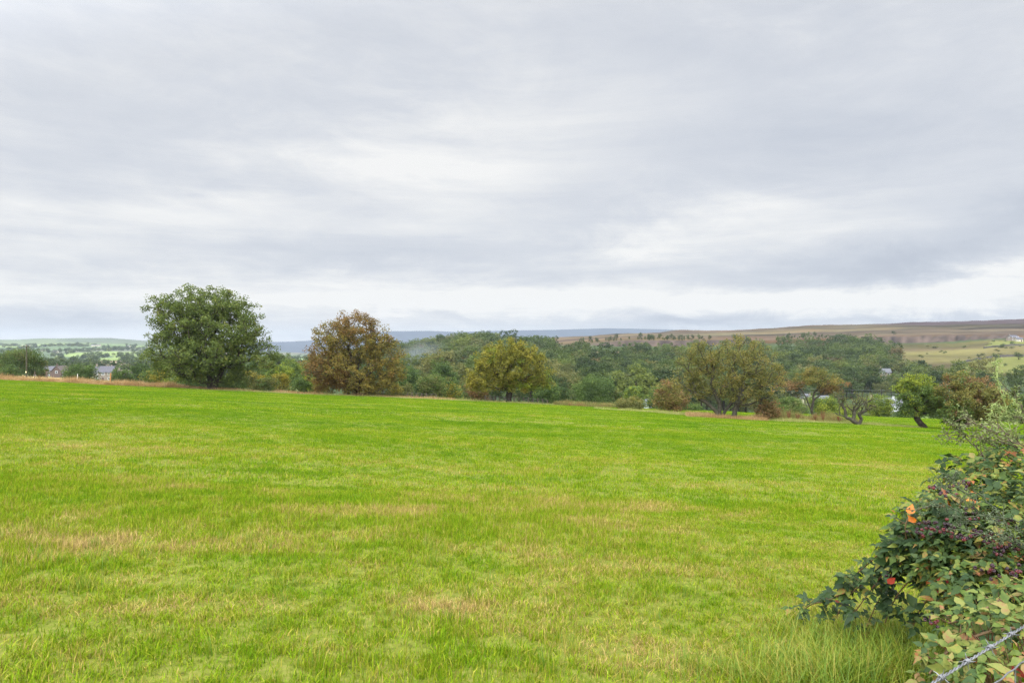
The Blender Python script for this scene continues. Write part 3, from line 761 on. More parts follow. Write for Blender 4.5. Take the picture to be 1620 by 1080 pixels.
def blades(rng, n, size, hmin, hmax, w, lean=.5, clump=0, cr=.08):
    if clump:
        cc = rng.uniform(-size/2, size/2, (clump, 2)); k = rng.integers(0, clump, n)
        half = rng.random(n) < .55
        xy = np.where(half[:,None], cc[k]+rng.normal(size=(n,2))*cr, rng.uniform(-size/2, size/2, (n,2)))
        ch = rng.uniform(.75, 1.25, clump)[k]
    else:
        xy = rng.uniform(-size/2, size/2, (n,2)); ch = np.ones(n)
    h = (hmin+(hmax-hmin)*rng.random(n)**1.4)*ch
    a = rng.uniform(0, 6.283, n); la = rng.uniform(0, 6.283, n); ln = h*lean*rng.random(n)**.8*1.6
    wd = w*rng.uniform(.6, 1.3, n); dx = np.cos(a)*wd/2; dy = np.sin(a)*wd/2
    lx = np.cos(la)*ln; ly = np.sin(la)*ln
    B = np.c_[xy, np.full(n, -.015)]
    up = np.sqrt(np.maximum(h*h-ln*ln, (h*.25)**2))
    M = B+np.c_[lx*.3, ly*.3, up*.6]; T = B+np.c_[lx, ly, up*.97]
    W = np.c_[dx, dy, np.zeros(n)]
    V = np.stack([B-W, B+W, M+W*.8, M-W*.8, T], 1).reshape(-1,3)
    i = np.arange(n)[:,None]*5
    return V, [i+np.array([[0,1,2,3]]), i+np.array([[3,2,4]])]
def patch(nm, seed, *a, mat=GRASS, **k):
    V, Fc = blades(np.random.default_rng(seed), *a, **k)
    return bpy.data.objects.new(nm, mesh_np(nm, V, Fc, [mat]))
near_p = [patch(f'near_grass_{i}', 40+i, 3300, .8, .025, .105, .0055, lean=.75, clump=40, cr=.028) for i in range(5)]
mid_p = [patch(f'mid_grass_{i}', 50+i, 3300, 1.6, .025, .095, .0085, lean=.6, clump=60, cr=.05) for i in range(4)]
far_p = [patch(f'rear_grass_{i}', 60+i, 2900, 3.0, .03, .10, .018, lean=.5, clump=60, cr=.09) for i in range(4)]
def scatter_grass(name, protos_, sp, y0, y1, size):
    P = []; ROT = []; S = []
    for y in np.arange(y0, y1, sp):
        hw = .80*(y+sp)+1.2
        for x in np.arange(-hw, hw, sp):
            X = x+R.uniform(-.2,.2)*sp; Y = y+R.uniform(-.2,.2)*sp; px = 810+F*X/Y
            if Y > De(px)-.5: continue
            P.append((X, Y))
    P = np.array(P); X, Y = P[:,0], P[:,1]; Z = gz(X, Y); e = .4
    gx = (gz(X+e, Y)-gz(X-e, Y))/(2*e); gy = (gz(X, Y+e)-gz(X, Y-e))/(2*e)
    for i in range(len(P)):
        n = Vector((-gx[i], -gy[i], 1)).normalized(); spin = R.uniform(0, 6.28)
        M = Vector((0,0,1)).rotation_difference(n).to_matrix() @ Matrix.Rotation(spin, 3, 'Z')
        ROT.append(tuple(M.to_euler()))
    h = .6+.9*np.clip((fbm(X*.35+50, Y*.35+20, 3)-.22)*2.0, 0, 1)*(.75+.5*fbm(X*.05, Y*.05, 2))
    k = size/protos_[1]
    S = np.c_[np.full(len(P), k), np.full(len(P), k), h]
    o = instancer(name, np.c_[X, Y, Z], ROT, S, R.integers(0, len(protos_[0]), len(P)), protos_[0])
    print(name, len(P)); return o
scatter_grass('near_pasture_grass', (near_p, .8), .58, 2.2, 11, .8)
scatter_grass('middle_pasture_grass', (mid_p, 1.6), 1.25, 11, 36, 1.6)
scatter_grass('far_pasture_grass', (far_p, 3.0), 2.4, 36, 136, 3.0)

# dry grass and weed strips on the field edge
DRYG = leaf_mat('dry_grass_blade', [(0,(.20,.115,.045)),(.5,(.34,.215,.09)),(1,(.46,.34,.17))], .5, .5, transl=.3, gain=1.0)
WEED = leaf_mat('weed_stem', [(0,(.10,.14,.03)),(.45,(.18,.18,.05)),(.75,(.26,.17,.07)),(1,(.20,.09,.04))], .55, .7, transl=.3, gain=1.0)
PALEG = leaf_mat('pale_grass_blade', [(0,(.14,.19,.04)),(.5,(.25,.27,.07)),(1,(.40,.33,.15))], .55, .6, transl=.3, gain=1.0)
def strip(name, pxs, Df, wid, n, h, w, mat, label, lean=.5, seed=0):
    rng = np.random.default_rng(seed+70); px = rng.uniform(pxs[0], pxs[1], n)
    D = Df(px)+rng.uniform(0, 1, n)*wid; X = (px-810)/F*D; Z = gz(X, D)
    V, Fc = blades(rng, n, .0, h*.45, h, w, lean=lean)
    pat = .35+1.1*np.clip((fbm(X*.5, D*.5+seed, 3)-.2)*2, 0, 1)
    V = V.reshape(n, 5, 3); V[:,:,2] *= pat[:,None]; V = V+np.stack([X, D, Z], 1)[:,None]
    o = obj(name, mesh_np(name, V.reshape(-1,3), Fc, [mat])); o['kind'] = 'stuff'; o['label'] = label; return o
strip('dry_grass', (-120, 300), lambda p: De(p)-2, 4.5, 26000, 1.15, .03, DRYG, 'tall dry brown grass along the left field edge', seed=1)
strip('dry_grass', (290, 720), lambda p: De(p)-2, 3.0, 15000, .6, .03, DRYG, 'short dry grass along the field edge under the big trees', seed=2)
strip('meadow_grass', (-120, 240), lambda p: De(p)+5, 60, 26000, .6, .07, DRYG, 'pale dry meadow beyond the left field edge', seed=3)
strip('rough_grass', (560, 960), lambda p: De(p)+1, 22, 22000, .7, .04, PALEG, 'rough grass beyond the field edge in the middle', seed=4)
strip('rough_grass', (270, 890), lambda p: De(p)-4, 5, 16000, .42, .03, PALEG, 'pale rough grass round the feet of the three big trees', seed=9)
strip('weed_strip', (876, 985), lambda p: 98+0*p, 4, 7000, .9, .04, WEED, 'brown weeds along the middle of the field edge', seed=5)
strip('weed_strip', (1195, 1360), lambda p: np.interp(p, [1195,1360], [68,66]), 4, 9500, 1.0, .028, WEED, 'dock and nettle stems round the hawthorns', lean=.3, seed=6)
strip('dry_grass', (1085, 1215), lambda p: np.interp(p, [1085,1215], [65,63.5]), 3.5, 6500, .6, .022, DRYG, 'rusty dry grass under the wide hawthorn', seed=11)
strip('rough_grass', (940, 1460), lambda p: np.interp(p, [940,1130,1460], [84,65,61]), 4, 16000, .45, .02, PALEG, 'rough grass round the feet of the hawthorns', seed=7)

# docks: reddish brown clumps of dead stems near the flat-topped tree
def dock(px, D, h, label):
    rng = np.random.default_rng(int(px)); b = at(px, D, -.03); root = empty('dock_plant', b)
    tag(root, label, 'weed', 'rusty dock plants by the hawthorns')
    mb = MB(); C = []
    for i in range(9):
        a = rng.uniform(0, 6.28); tip = np.array([math.cos(a)*.2, math.sin(a)*.2, h*rng.uniform(.7, 1)])
        mb.path(spline([(0,0,0), tip*.55*np.array([.7,.7,1]), tip], 6), np.linspace(.012, .005, 6), 5)
        for t in np.linspace(.4, 1, 24): C.append(tip*t+rng.normal(size=3)*.03)
    obj('stem', mb.mesh('dock_stem', [SEED]), root)
    V, Fc = leaf_quads(np.array(C), .07*rng.uniform(.6, 1.3, len(C)), .1, rng)
    obj('seed_head', mesh_np('dock_seed', V, Fc, [SEED]), root)
SEED = solid_mat('dock_seed', (.10,.035,.018), (.2,.085,.04), 8, .8)
for px, D, h, lab in [(1248, 66, 1.2, 'rusty dock clump left of the thin flat-topped tree'), (1302, 66, 1.35, 'tallest dark rusty dock clump right of the flat-topped tree'),
                      (1290, 67, 1.0, 'rusty dock clump at the foot of the flat-topped tree'), (1262, 66.5, .9, 'short rusty dock clump second from the left'),
                      (1328, 65, .8, 'small dock clump next to the gnarled tree')]: dock(px, D, h, lab)

# ------------------------------------------------------------------ posts, fences, pole, wires
WOOD = solid_mat('weathered_post', (.06,.045,.035), (.14,.11,.08), 6, .9)
WOODO = solid_mat('new_post', (.30,.14,.05), (.42,.22,.08), 6, .8)
PALE = solid_mat('pale_stake', (.45,.42,.36), (.6,.57,.5), 6, .8)
POLE = solid_mat('pole_timber', (.035,.032,.02), (.075,.07,.04), 3, .9)
METAL = solid_mat('galvanised_wire', (.10,.10,.105), (.25,.255,.265), 60, .5, .4, .15, .7)
DARKM = solid_mat('dark_metal', (.05,.05,.055), (.09,.09,.1), 10, .5, .4, 0, .6)
INSUL = solid_mat('porcelain', (.5,.48,.42), (.6,.58,.5), 6, .3, .5)
def post(px, D, h, w, mat, label, name='fence_post'):
    b = at(px, D, -.2); mb = MB(); mb.box((0,0,h/2+.1), (w,w,h+.2)); mb.box((0,0,h+.21), (w*.8,w*.8,.03))
    o = obj(name, mb.mesh(name, [mat]), loc=b); o.rotation_euler = (R.uniform(-.06,.06), R.uniform(-.06,.06), .4)
    return tag(o, label, 'post')
post(74, 117, 1.9, .26, WOOD, 'thick dark post standing in the dry grass right of the utility pole')
post(55, 118, 1.75, .13, WOOD, 'thin dark post between the utility pole and the thicker post')
post(122, 113, 1.6, .09, PALE, 'thin pale stake in front of the wide dark shrub', 'pale_stake')
post(174, 109, 1.95, .17, WOODO, 'orange-brown new wooden post in front of the far house')
# utility pole
b = at(42, 150, -.3); root = empty('utility_pole', b)
tag(root, 'dark timber utility pole with crossarm above the dry grass', 'utility pole')
mb = MB(); mb.path([(0,0,0),(0,0,4),(.02,0,8.1)], [.17,.15,.12], 10); obj('pole', mb.mesh('pole', [POLE], True), root)
mb = MB(); mb.box((0,-.15,7.75), (2.0,.1,.13)); obj('crossarm', mb.mesh('crossarm', [POLE]), root)
for x in (-.85, 0, .85):
    mb = MB(); mb.path([(x,-.15,7.815),(x,-.15,7.9),(x,-.15,7.97),(x,-.15,8.06)], [.03,.075,.05,.02], 8); obj('insulator', mb.mesh('insulator', [INSUL], True), root)
mb = MB(); mb.box((0,-.17,2.15), (.24,.02,.3)); obj('warning_plate', mb.mesh('warning_plate', [solid_mat('yellow_plate', (.75,.68,.35), (.8,.74,.4), 3, .5)]), root)
# post-and-wire fence behind the oaks
def fence(px0, px1, D0, D1, n, h, label):
    P = [at(px, D, 0) for px, D in zip(np.linspace(px0, px1, n), np.linspace(D0, D1, n))]
    root = empty('post_fence', P[0]); tag(root, label, 'fence'); o = P[0]
    for i, p_ in enumerate(P):
        mb = MB(); q = p_-o; hh = h*R.uniform(.9, 1.1); mb.box((q[0], q[1], q[2]+hh/2-.1), (.13,.13,hh+.2), R.uniform(0,1)); obj('post', mb.mesh('post', [WOOD]), root)
    for f in (.35, .65, .95):
        mb = MB()
        L_ = np.array([p_-o+np.array([0,-.08,h*f]) for p_ in P]); mb.path(L_, .012, 4); obj('wire', mb.mesh('wire', [DARKM]), root)
fence(606, 690, 106, 108, 12, 1.15, 'post and wire fence from the rust-brown tree to the round olive shrub')
fence(768, 866, 106, 107, 14, 1.1, 'post and wire fence running behind the golden tree trunk')
# power line across the valley
for dy, lab in ((0, 'upper thin power line crossing in front of the valley wood at the right'), (5, 'lower thin power line crossing in front of the valley wood at the right')):
    mb = MB(); A = un(1170, 610+dy, 215); B = un(1760, 613+dy, 190); T_ = np.linspace(0, 1, 40)
    L_ = A[None]*(1-T_[:,None])+B[None]*T_[:,None]; L_[:,2] -= 1.2*4*T_*(1-T_); mb.path(L_, .017, 5)
    tag(obj('power_line', mb.mesh('power_line', [solid_mat('cable', (.16,.165,.17), (.2,.205,.21), 3, .5)])), lab, 'cable')

# ------------------------------------------------------------------ houses
BRICK = solid_mat('brown_brick', (.075,.05,.04), (.12,.085,.07), 3, .9)
STONE = solid_mat('house_stone', (.14,.115,.09), (.24,.2,.16), 1.5, .9)
CREAM = solid_mat('cream_render', (.36,.33,.23), (.42,.38,.28), 1, .9)
WHITE = solid_mat('white_render', (.38,.39,.4), (.46,.47,.48), 1, .8)
SLATE = solid_mat('slate', (.05,.05,.06), (.085,.082,.095), 2, .6)
SLATEL = solid_mat('pale_slate', (.07,.073,.08), (.11,.113,.12), 2, .7)
TILE = solid_mat('brown_tile', (.065,.05,.046), (.10,.078,.07), 2, .8)
GLASS = solid_mat('window_glass', (.03,.035,.04), (.05,.055,.06), 1, .15, .5)
FRAME = solid_mat('window_frame', (.75,.75,.75), (.8,.8,.8), 1, .5)
DOORC = solid_mat('door_paint', (.05,.03,.03), (.08,.04,.04), 2, .5)
def house(px, D, w, d, h, rh, rz, wm, rm, label, nwin=3, gable=None, chim=1, floors=2, dz=-.3, name='house', cat='house', group=None, winrow=True):
    b = at(px, D, dz); root = empty(name, b, rz); tag(root, label, cat, group)
    x, y = w/2, d/2
    mb = MB(); mb.add([(-x,-y,-2),(x,-y,-2),(x,y,-2),(-x,y,-2),(-x,-y,h),(x,-y,h),(x,y,h),(-x,y,h)], [(0,1,5,4),(1,2,6,5),(2,3,7,6),(3,0,4,7)], 0)
    mb.add([(-x,-y,h),(-x,y,h),(-x,0,h+rh),(x,y,h),(x,-y,h),(x,0,h+rh)], [(1,0,2),(4,3,5)], 1 if gable else 0)
    obj('wall', mb.mesh('wall', [wm, gable or wm]), root)
    e = .35; t = .14; k = rh/y; mb = MB()
    for s in (-1, 1):
        lo = np.array([0, s*(y+e), h-e*k]); up = np.array([0, 0, h+rh])
        V = []
        for xx in (-x-e, x+e):
            V += [(xx, lo[1], lo[2]+.03), (xx, 0, up[2]+.03), (xx, 0, up[2]+.03+t), (xx, lo[1], lo[2]+.03+t)]
        mb.add(V, [(0,1,2,3),(7,6,5,4),(0,4,5,1),(1,5,6,2),(2,6,7,3),(3,7,4,0)])
    rf = obj('roof', mb.mesh('roof', [rm]), root)
    for c in range(chim):
        cx = (-x+.7) if c == 0 else (x-.7); mb = MB(); mb.box((cx, 0, h+rh+.35), (.8,.6,1.5)); mb.box((cx, 0, h+rh+1.15), (.9,.7,.1))
        for qx in (-.2,.2): mb.path([(cx+qx,0,h+rh+1.2),(cx+qx,0,h+rh+1.6)], .1, 8)
        obj('chimney', mb.mesh('chimney', [wm]), rf)
    def window(cx, cz, ww=1.2, wh=1.15, face=-1, gab=False):
        mb = MB(); mp = MB()
        if not gab:
            for (a_, c_, q, r_) in ((0, wh/2, ww+.16, .1), (0, -wh/2, ww+.16, .1), (-ww/2, 0, .1, wh), (ww/2, 0, .1, wh), (0, 0, .07, wh)): mb.box((cx+a_, -y-.03, cz+c_), (q, .08, r_))
            mp.box((cx, -y-.012, cz), (ww-.1, .02, wh-.1))
        else:
            X = face*(x+.03)
            for (a_, c_, q, r_) in ((0, wh/2, ww+.16, .1), (0, -wh/2, ww+.16, .1), (-ww/2, 0, .1, wh), (ww/2, 0, .1, wh)): mb.box((X, a_+cx, cz+c_), (.08, q, r_))
            mp.box((face*(x+.012), cx, cz), (.02, ww-.1, wh-.1))
        fo = obj('window', mb.mesh('window', [FRAME]), root); obj('pane', mp.mesh('pane', [GLASS]), fo)
    if winrow:
        for f in range(floors):
            for i in range(nwin):
                cx = -x+w*(i+.5)/nwin
                if f == 0 and i == nwin//2: continue
                window(cx, 1.4+f*2.6)
        mb = MB(); cx = -x+w*(nwin//2+.5)/nwin; mb.box((cx, -y-.03, 1.0), (.95,.06,2.0)); obj('door', mb.mesh('door', [DOORC]), root)
    for s in (-1, 1): window(0, 1.6+2.4*(floors-1), 1.3, 1.3, s, True)
    return root
house(166, 365, 9.0, 6.5, 4.9, 2.9, .25, STONE, SLATE, 'dark-roofed house with a cream gable right of the wide dark shrub', gable=CREAM)
house(97, 400, 7.5, 6.2, 4.6, 2.9, 1.45, BRICK, TILE, 'brown brick house whose gable has a white window, left of the wide dark shrub')
house(74, 470, 15, 6.5, 4.6, 2.6, .1, BRICK, SLATE, 'long dark-roofed terrace behind the brown gabled house', nwin=5, chim=2)
house(122, 500, 13, 7, 4.6, 2.6, -.1, BRICK, TILE, 'brown-roofed house seen over the wide dark shrub', nwin=4, chim=2)
house(204, 400, 12, 7, 3.6, 2.7, .15, STONE, TILE, 'low brown-roofed house half hidden behind the round green shrub', nwin=4)
house(1424, 295, 6.5, 5.5, 3.2, 2.0, -.35, WHITE, SLATEL, 'white cottage in the valley behind the crooked tree', nwin=3, floors=1)
house(1396, 300, 12, 7, 3.4, 2.6, .1, STONE, SLATEL, 'grey-roofed stone house left of the white cottage', nwin=3, floors=1)
house(1294, 325, 10, 7, 3.0, 2.0, .12, STONE, SLATEL, 'grey-roofed house low in the valley behind the thin flat-topped tree', nwin=3, floors=1)
house(1264, 335, 8, 6, 3.0, 2.0, -.2, CREAM, SLATEL, 'pale bungalow left of the grey-roofed valley house', nwin=3, floors=1)
house(1017, 215, 7, 5, 2.8, 1.6, .2, WHITE, SLATEL, 'small white building glimpsed between trees left of the reddish thorn shrub', nwin=2, floors=1, chim=0)
house(1400, 448, 6.0, 5.5, 5.0, 2.2, -.25, STONE, SLATEL, 'grey stone cottage alone among the trees of the wooded slope', nwin=2)
house(1602, 770, 10, 7, 4.0, 2.4, .2, STONE, SLATE, 'stone farmhouse on the skyline field at the right edge', nwin=4)
house(1612, 755, 6, 5, 2.8, 1.8, -.3, CREAM, SLATE, 'small pale outbuilding beside the skyline farmhouse', nwin=2, floors=1, chim=0)
for i, (px, D, w, lab) in enumerate([(148, 2650, 15, 'pale far farmhouse left of its twin on the distant hill'), (156, 2700, 18, 'wider pale far farmhouse on the distant hill'),
                     (203, 2600, 16, 'pale far house nearest the big green tree on the distant hill'), (88, 2150, 14, 'pale far house low on the distant hill'),
                     (68, 2250, 12, 'leftmost pale far house on the distant hill'), (236, 2620, 12, 'small pale far house just left of the big green tree crown')]):
    house(px, D, w, 9, 5, 3, R.uniform(-.4,.4), CREAM, SLATE if i % 2 else SLATEL, lab, nwin=4, chim=0, dz=0, group=None)
# drystone walls on the right-hand hill
DRYST = solid_mat('drystone', (.05,.045,.04), (.11,.10,.085), 2, .95, .1, .8)
def stone_wall(pts_, h, label):
    L_ = []
    for (a, b_) in zip(pts_[:-1], pts_[1:]):
        for t in np.linspace(0, 1, 14)[:-1]: L_.append((a[0]*(1-t)+b_[0]*t, a[1]*(1-t)+b_[1]*t))
    L_.append(pts_[-1]); mb = MB(); V = []
    G_ = [at(px, D) for px, D in L_]
    for i, g_ in enumerate(G_):
        hh = h*R.uniform(.85, 1.1)
        V += [g_+(0,-.4,-.5), g_+(0,-.28,hh), g_+(0,.28,hh), g_+(0,.4,-.5)]
    n = len(G_); i = np.arange(n-1)[:,None]*4
    for a, b_ in ((0,1),(1,2),(2,3)): mb.add(V, i+np.array([[a, a+4, b_+4, b_]])) if a == 0 else mb.add(V, i+np.array([[a, a+4, b_+4, b_]]))
    tag(obj('stone_wall', mb.mesh('stone_wall', [DRYST])), label, 'wall')
stone_wall([(1508,520),(1530,560),(1562,590),(1590,596),(1640,590)], 1.9, 'dark drystone wall along the upper edge of the lime-green hill pasture')
stone_wall([(1556,688),(1580,700),(1640,704)], 1.7, 'drystone wall under the small upper green field at the right')

# ------------------------------------------------------------------ the hedge in the foreground
BR_G = leaf_mat('bramble_leaf', [(0,(.016,.034,.008)),(.35,(.035,.065,.014)),(.58,(.07,.11,.018)),(.76,(.15,.16,.028)),(.86,(.20,.11,.03)),(.93,(.20,.055,.025)),(1,(.30,.11,.02))], .3, 3.0, .2, .5, .16, gain=1.0, fine=70)
BR_D = leaf_mat('dark_bramble_leaf', [(0,(.012,.028,.008)),(.5,(.026,.052,.016)),(.85,(.05,.082,.024)),(1,(.11,.11,.03))], .3, 3.0, .2, .5, .16, gain=1.0, fine=70)
BR_L = leaf_mat('pale_bramble_leaf', [(0,(.045,.075,.014)),(.35,(.09,.125,.022)),(.6,(.16,.17,.04)),(.75,(.20,.14,.05)),(.9,(.20,.075,.035)),(1,(.2,.045,.025))], .3, 3.0, .2, .5, .16, gain=1.0, fine=70)
BR_R = leaf_mat('red_leaf', [(0,(.12,.012,.01)),(1,(.28,.04,.015))], .2, 4, .3, .45, .2, gain=1.0, fine=70)
BR_O = leaf_mat('orange_leaf', [(0,(.25,.05,.012)),(.5,(.42,.11,.012)),(1,(.55,.2,.015))], .2, 4, .3, .45, .3, gain=1.0, fine=70)
BERRY = solid_mat('blackberry', (.012,.006,.010), (.05,.012,.02), 40, .25, .5)
BERRYR = solid_mat('red_berry', (.05,.006,.01), (.14,.014,.014), 40, .3, .5)
HIP = solid_mat('orange_leaf_stalk', (.3,.12,.05), (.4,.2,.08), 20, .5)
_LX = np.array([0, .20,.27,.34,.22,.15, 0, -.15,-.22,-.34,-.27,-.20, 0, 0])
_LY = np.array([0, .10,.24,.44,.66,.80, 1.12, .80,.66,.44,.24,.10, .35, .7])
_LF4 = np.array([(0,1,2,12),(12,2,3,13),(13,3,4,5),(0,12,10,11),(12,13,9,10),(13,7,8,9)])
_LF3 = np.array([(13,5,6),(13,6,7)])
def leaflets(base, dirv, nrm, size, rng, rough=.05):
    """ovate toothed leaflets: base points, direction of the midrib, face normal"""
    n = len(base); d = norm(dirv); nr = norm(nrm-d*np.sum(nrm*d, 1, keepdims=True)); s = np.cross(d, nr)
    lx = _LX[None]*(1+rng.normal(size=(n,14))*rough*2); ly = _LY[None]*(1+rng.normal(size=(n,14))*rough)
    fold = rng.uniform(.1, .45, n)[:,None]; droop = rng.uniform(.05, .4, n)[:,None]
    lz = fold*np.abs(lx)-droop*ly**2+.03*np.sin(ly*22)*(np.abs(lx) > .05)
    S = np.broadcast_to(size, (n,))[:,None,None]
    V = base[:,None]+S*(s[:,None]*lx[:,:,None]*1.05+d[:,None]*ly[:,:,None]+nr[:,None]*lz[:,:,None])
    i = np.arange(n)[:,None,None]*14
    return V.reshape(-1,3), (_LF4[None]+i).reshape(-1,4), (_LF3[None]+i).reshape(-1,3)
def trifoliate(P, out, size, rng):
    """P: leaf stalk ends, out: pointing direction -> three leaflets each"""
    n = len(P); up = np.array([0,0,1.])
    nr = norm(np.tile(up, (n,1))*1.1+rng.normal(size=(n,3))*.45+out*.35+np.array([-.1,-.35,0]))
    d = norm(out*1.0+rng.normal(size=(n,3))*.45+np.array([0,0,-.25])); d = norm(d-nr*np.sum(d*nr,1,keepdims=True)*.8)
    s = np.cross(d, nr); sz = rng.uniform(.5, 1.3, n); B = []; D_ = []; N_ = []; S_ = []
    for k, (fx_, fy_, sc) in enumerate(((0,1,1.0),(1,.25,.82),(-1,.25,.82))):
        B.append(P+d*(.012 if k == 0 else 0)); D_.append(d*fy_+s*fx_); N_.append(nr+s*fx_*.12+rng.normal(size=(n,3))*.12); S_.append(size*sc*rng.uniform(.85,1.15,n)*sz)
    return np.concatenate(B), np.concatenate(D_), np.concatenate(N_), np.concatenate(S_)
def berry_cluster(c, rng, nb=10, spread=.024, r=.009):
    mb = MB(); ico = []
    for b_ in range(nb):
        p_ = c+rng.normal(size=3)*spread*np.array([1,1,.8])
        dr = norm(rng.normal(size=(16,3)))*r*.72+p_
        for q in dr:
            t = 5; ph = np.array([-.9,-.3,.3,.9]); V = []
            for f in ph:
                a = np.arange(t)*2*math.pi/t; V += list(q+np.c_[np.cos(a)*math.cos(f), np.sin(a)*math.cos(f), np.full(t, math.sin(f))]*r*.5)
            Fq = []
            for k in range(3):
                for j in range(t): Fq.append((k*t+j, k*t+(j+1)%t, (k+1)*t+(j+1)%t, (k+1)*t+j))
            mb.add(V, Fq, 1 if (b_ % 4 == 0) else 0)
    return mb.mesh('blackberry_cluster', [BERRY, BERRYR], True)
def bramble(label, lobes, canes, mat_mix, size, nper, seed, berries=(), inner=0, cane_step=.05, cane_mat=None, cane_w=.05):
    rng = np.random.default_rng(seed); base = at(1580, 3.6) if not lobes else None
    c0 = un(*lobes[0][:3]) if lobes else un(*canes[0][0]); org = np.array([c0[0], c0[1], float(gz(c0[0], c0[1]))])
    root = empty('bramble_bush', org); tag(root, label, 'bush')
    P = []; O = []
    for (px, py, D, rx, ry, rz) in lobes:
        c = un(px, py, D); n = int(nper*(rx*rz+ry*rz+rx*ry)*40)
        d = norm(rng.normal(size=(n,3))); d = d[(d[:,2] > -.55)]
        rr = .72+.36*rng.random((len(d),1))
        P.append(c+d*rr*np.array([rx,ry,rz])); O.append(d)
    stems = MB()
    for cn in canes:
        Q = spline([un(*q) for q in cn], 26); stems.path(Q, np.linspace(.006, .003, 26), 6)
        L_ = np.linalg.norm(np.diff(Q, axis=0), axis=1).sum(); n = int(L_/cane_step*2); t = rng.random(n)*25; i = t.astype(int).clip(0,24)
        q = Q[i]+(Q[i+1]-Q[i])*(t-i)[:,None]; o_ = norm(rng.normal(size=(n,3))*np.array([1,1,.7])+np.array([-.2,-.4,.35])); e_ = q+o_*rng.uniform(.02, cane_w+.02, (n,1))
        stems.tubes(q, e_, .0016, .0012, 4); P.append(e_); O.append(o_)
    P = np.concatenate(P); O = np.concatenate(O)
    ok = P[:,2] > gz(P[:,0], P[:,1])+.03; P = P[ok]; O = O[ok]
    # inner stalks
    if lobes:
        cand = np.nonzero((P[:,0]/P[:,1] > (1505-810)/F) & (P[:,2] < CAMZ-.9))[0]; kk = rng.choice(cand, min(70, len(cand)), False)
        for a in kk:
            cs = np.array([un(*q[:3]) for q in lobes]); c = cs[np.linalg.norm(cs-P[a], axis=1).argmin()]
            g0 = np.array([.45*P[a][0]+.55*c[0]+.15+rng.normal()*.06, .45*P[a][1]+.55*c[1]+.1+rng.normal()*.06, 0]); g0[2] = float(gz(g0[0], g0[1]))
            m = (g0+P[a])/2+np.array([0,0,.12])+rng.normal(size=3)*.06
            stems.path(spline([g0, m, P[a]], 7), np.linspace(.005, .002, 7), 4)
    B, D_, N_, S_ = trifoliate(P, O, size, rng)
    V, F4, F3 = leaflets(B, D_, N_, S_, rng)
    n = len(P); mi = rng.choice(len(mat_mix), n, p=[m[1] for m in mat_mix]); mi = np.tile(mi, 3)
    m4 = np.repeat(mi, 6); m3 = np.repeat(mi, 2)
    mb = MB(); mb.add(V-org, F4, m4); f = MB()
    me = mesh_np('foliage', V-org, [F4, F3], [m[0] for m in mat_mix], np.concatenate([m4, m3]), True)
    obj('foliage', me, root)
    for v in stems.V: v -= org
    obj('cane', stems.mesh('cane', [CANE], True), root)
    for bq in berries:
        obj('blackberry_cluster', berry_cluster(un(*bq)-org, rng), root)
    return root
rngb = np.random.default_rng(5)
LOB = [(1610,800,4.3,.46,.55,.34),(1545,835,4.15,.36,.4,.26),(1490,840,4.2,.24,.3,.2),(1585,900,3.9,.42,.4,.3),(1530,905,4.0,.22,.3,.18),(1665,880,3.8,.4,.5,.5),(1640,745,4.5,.3,.4,.2),(1600,960,3.6,.35,.3,.3),(1545,965,3.8,.2,.25,.14),(1500,925,4.1,.16,.2,.13),(1450,868,4.25,.17,.2,.10),(1472,905,4.15,.13,.18,.11),(1425,890,4.3,.10,.15,.07)]
bl = [(1482,772,3.85),(1470,830,3.8),(1505,828,3.8),(1545,842,3.7),(1560,850,3.7),(1540,815,3.85),(1580,870,3.6),(1600,860,3.6),(1500,840,3.8),(1560,900,3.5),(1612,905,3.4),(1520,770,4.0),(1475,978,3.6),(1590,830,3.7),(1520,850,3.7),(1450,838,4.0)]
bramble('big tangled bramble bush with blackberries and orange leaves at the right', LOB, [], [(BR_G,.68),(BR_D,.2),(BR_L,.112),(BR_O,.004),(BR_R,.004)], .048, 36.0, 31, bl)
bramble('dark green arching bramble shoots reaching down to the grass in front of the bush', [],
   [[(1520,810,4.0),(1470,822,4.15),(1420,850,4.3),(1375,890,4.5),(1335,925,4.75),(1300,968,5.0)],
    [(1500,830,4.0),(1440,860,4.2),(1390,905,4.4),(1345,940,4.7),(1318,985,4.9)],
    [(1480,850,4.1),(1420,880,4.3),(1380,930,4.4),(1352,968,4.6)],
    [(1345,930,4.7),(1310,950,4.9),(1285,955,5.1),(1262,972,5.2)],
    [(1500,800,4.0),(1450,806,4.1),(1432,835,4.15),(1440,870,4.2)],
    [(1500,880,4.1),(1455,905,4.2),(1420,940,4.35),(1400,985,4.5)],[(1470,870,4.2),(1425,905,4.4),(1392,945,4.6),(1372,990,4.7)],[(1520,920,4.0),(1480,935,4.1),(1455,965,4.2),(1440,1000,4.25)]],
   [(BR_D,.75),(BR_G,.245),(BR_R,.005)], .058, 1, 33, [(1408,905,4.3),(1440,905,4.2)], cane_step=.05, cane_w=.06)
bramble('pale reddish-green bramble sprays low behind the barbed wire', [(1600,1010,2.35,.17,.16,.10),(1535,1050,2.4,.14,.14,.08),(1640,960,2.5,.14,.16,.08),(1600,1070,2.2,.2,.14,.07),(1500,1085,2.4,.09,.1,.05)], [
    [(1640,930,2.6),(1580,950,2.55),(1540,975,2.5),(1500,985,2.5)],[(1640,990,2.4),(1560,1000,2.4),(1500,1030,2.4),(1470,1065,2.4)]],
   [(BR_L,.55),(BR_G,.44),(BR_R,.01)], .038, 46.0, 35, cane_step=.04)
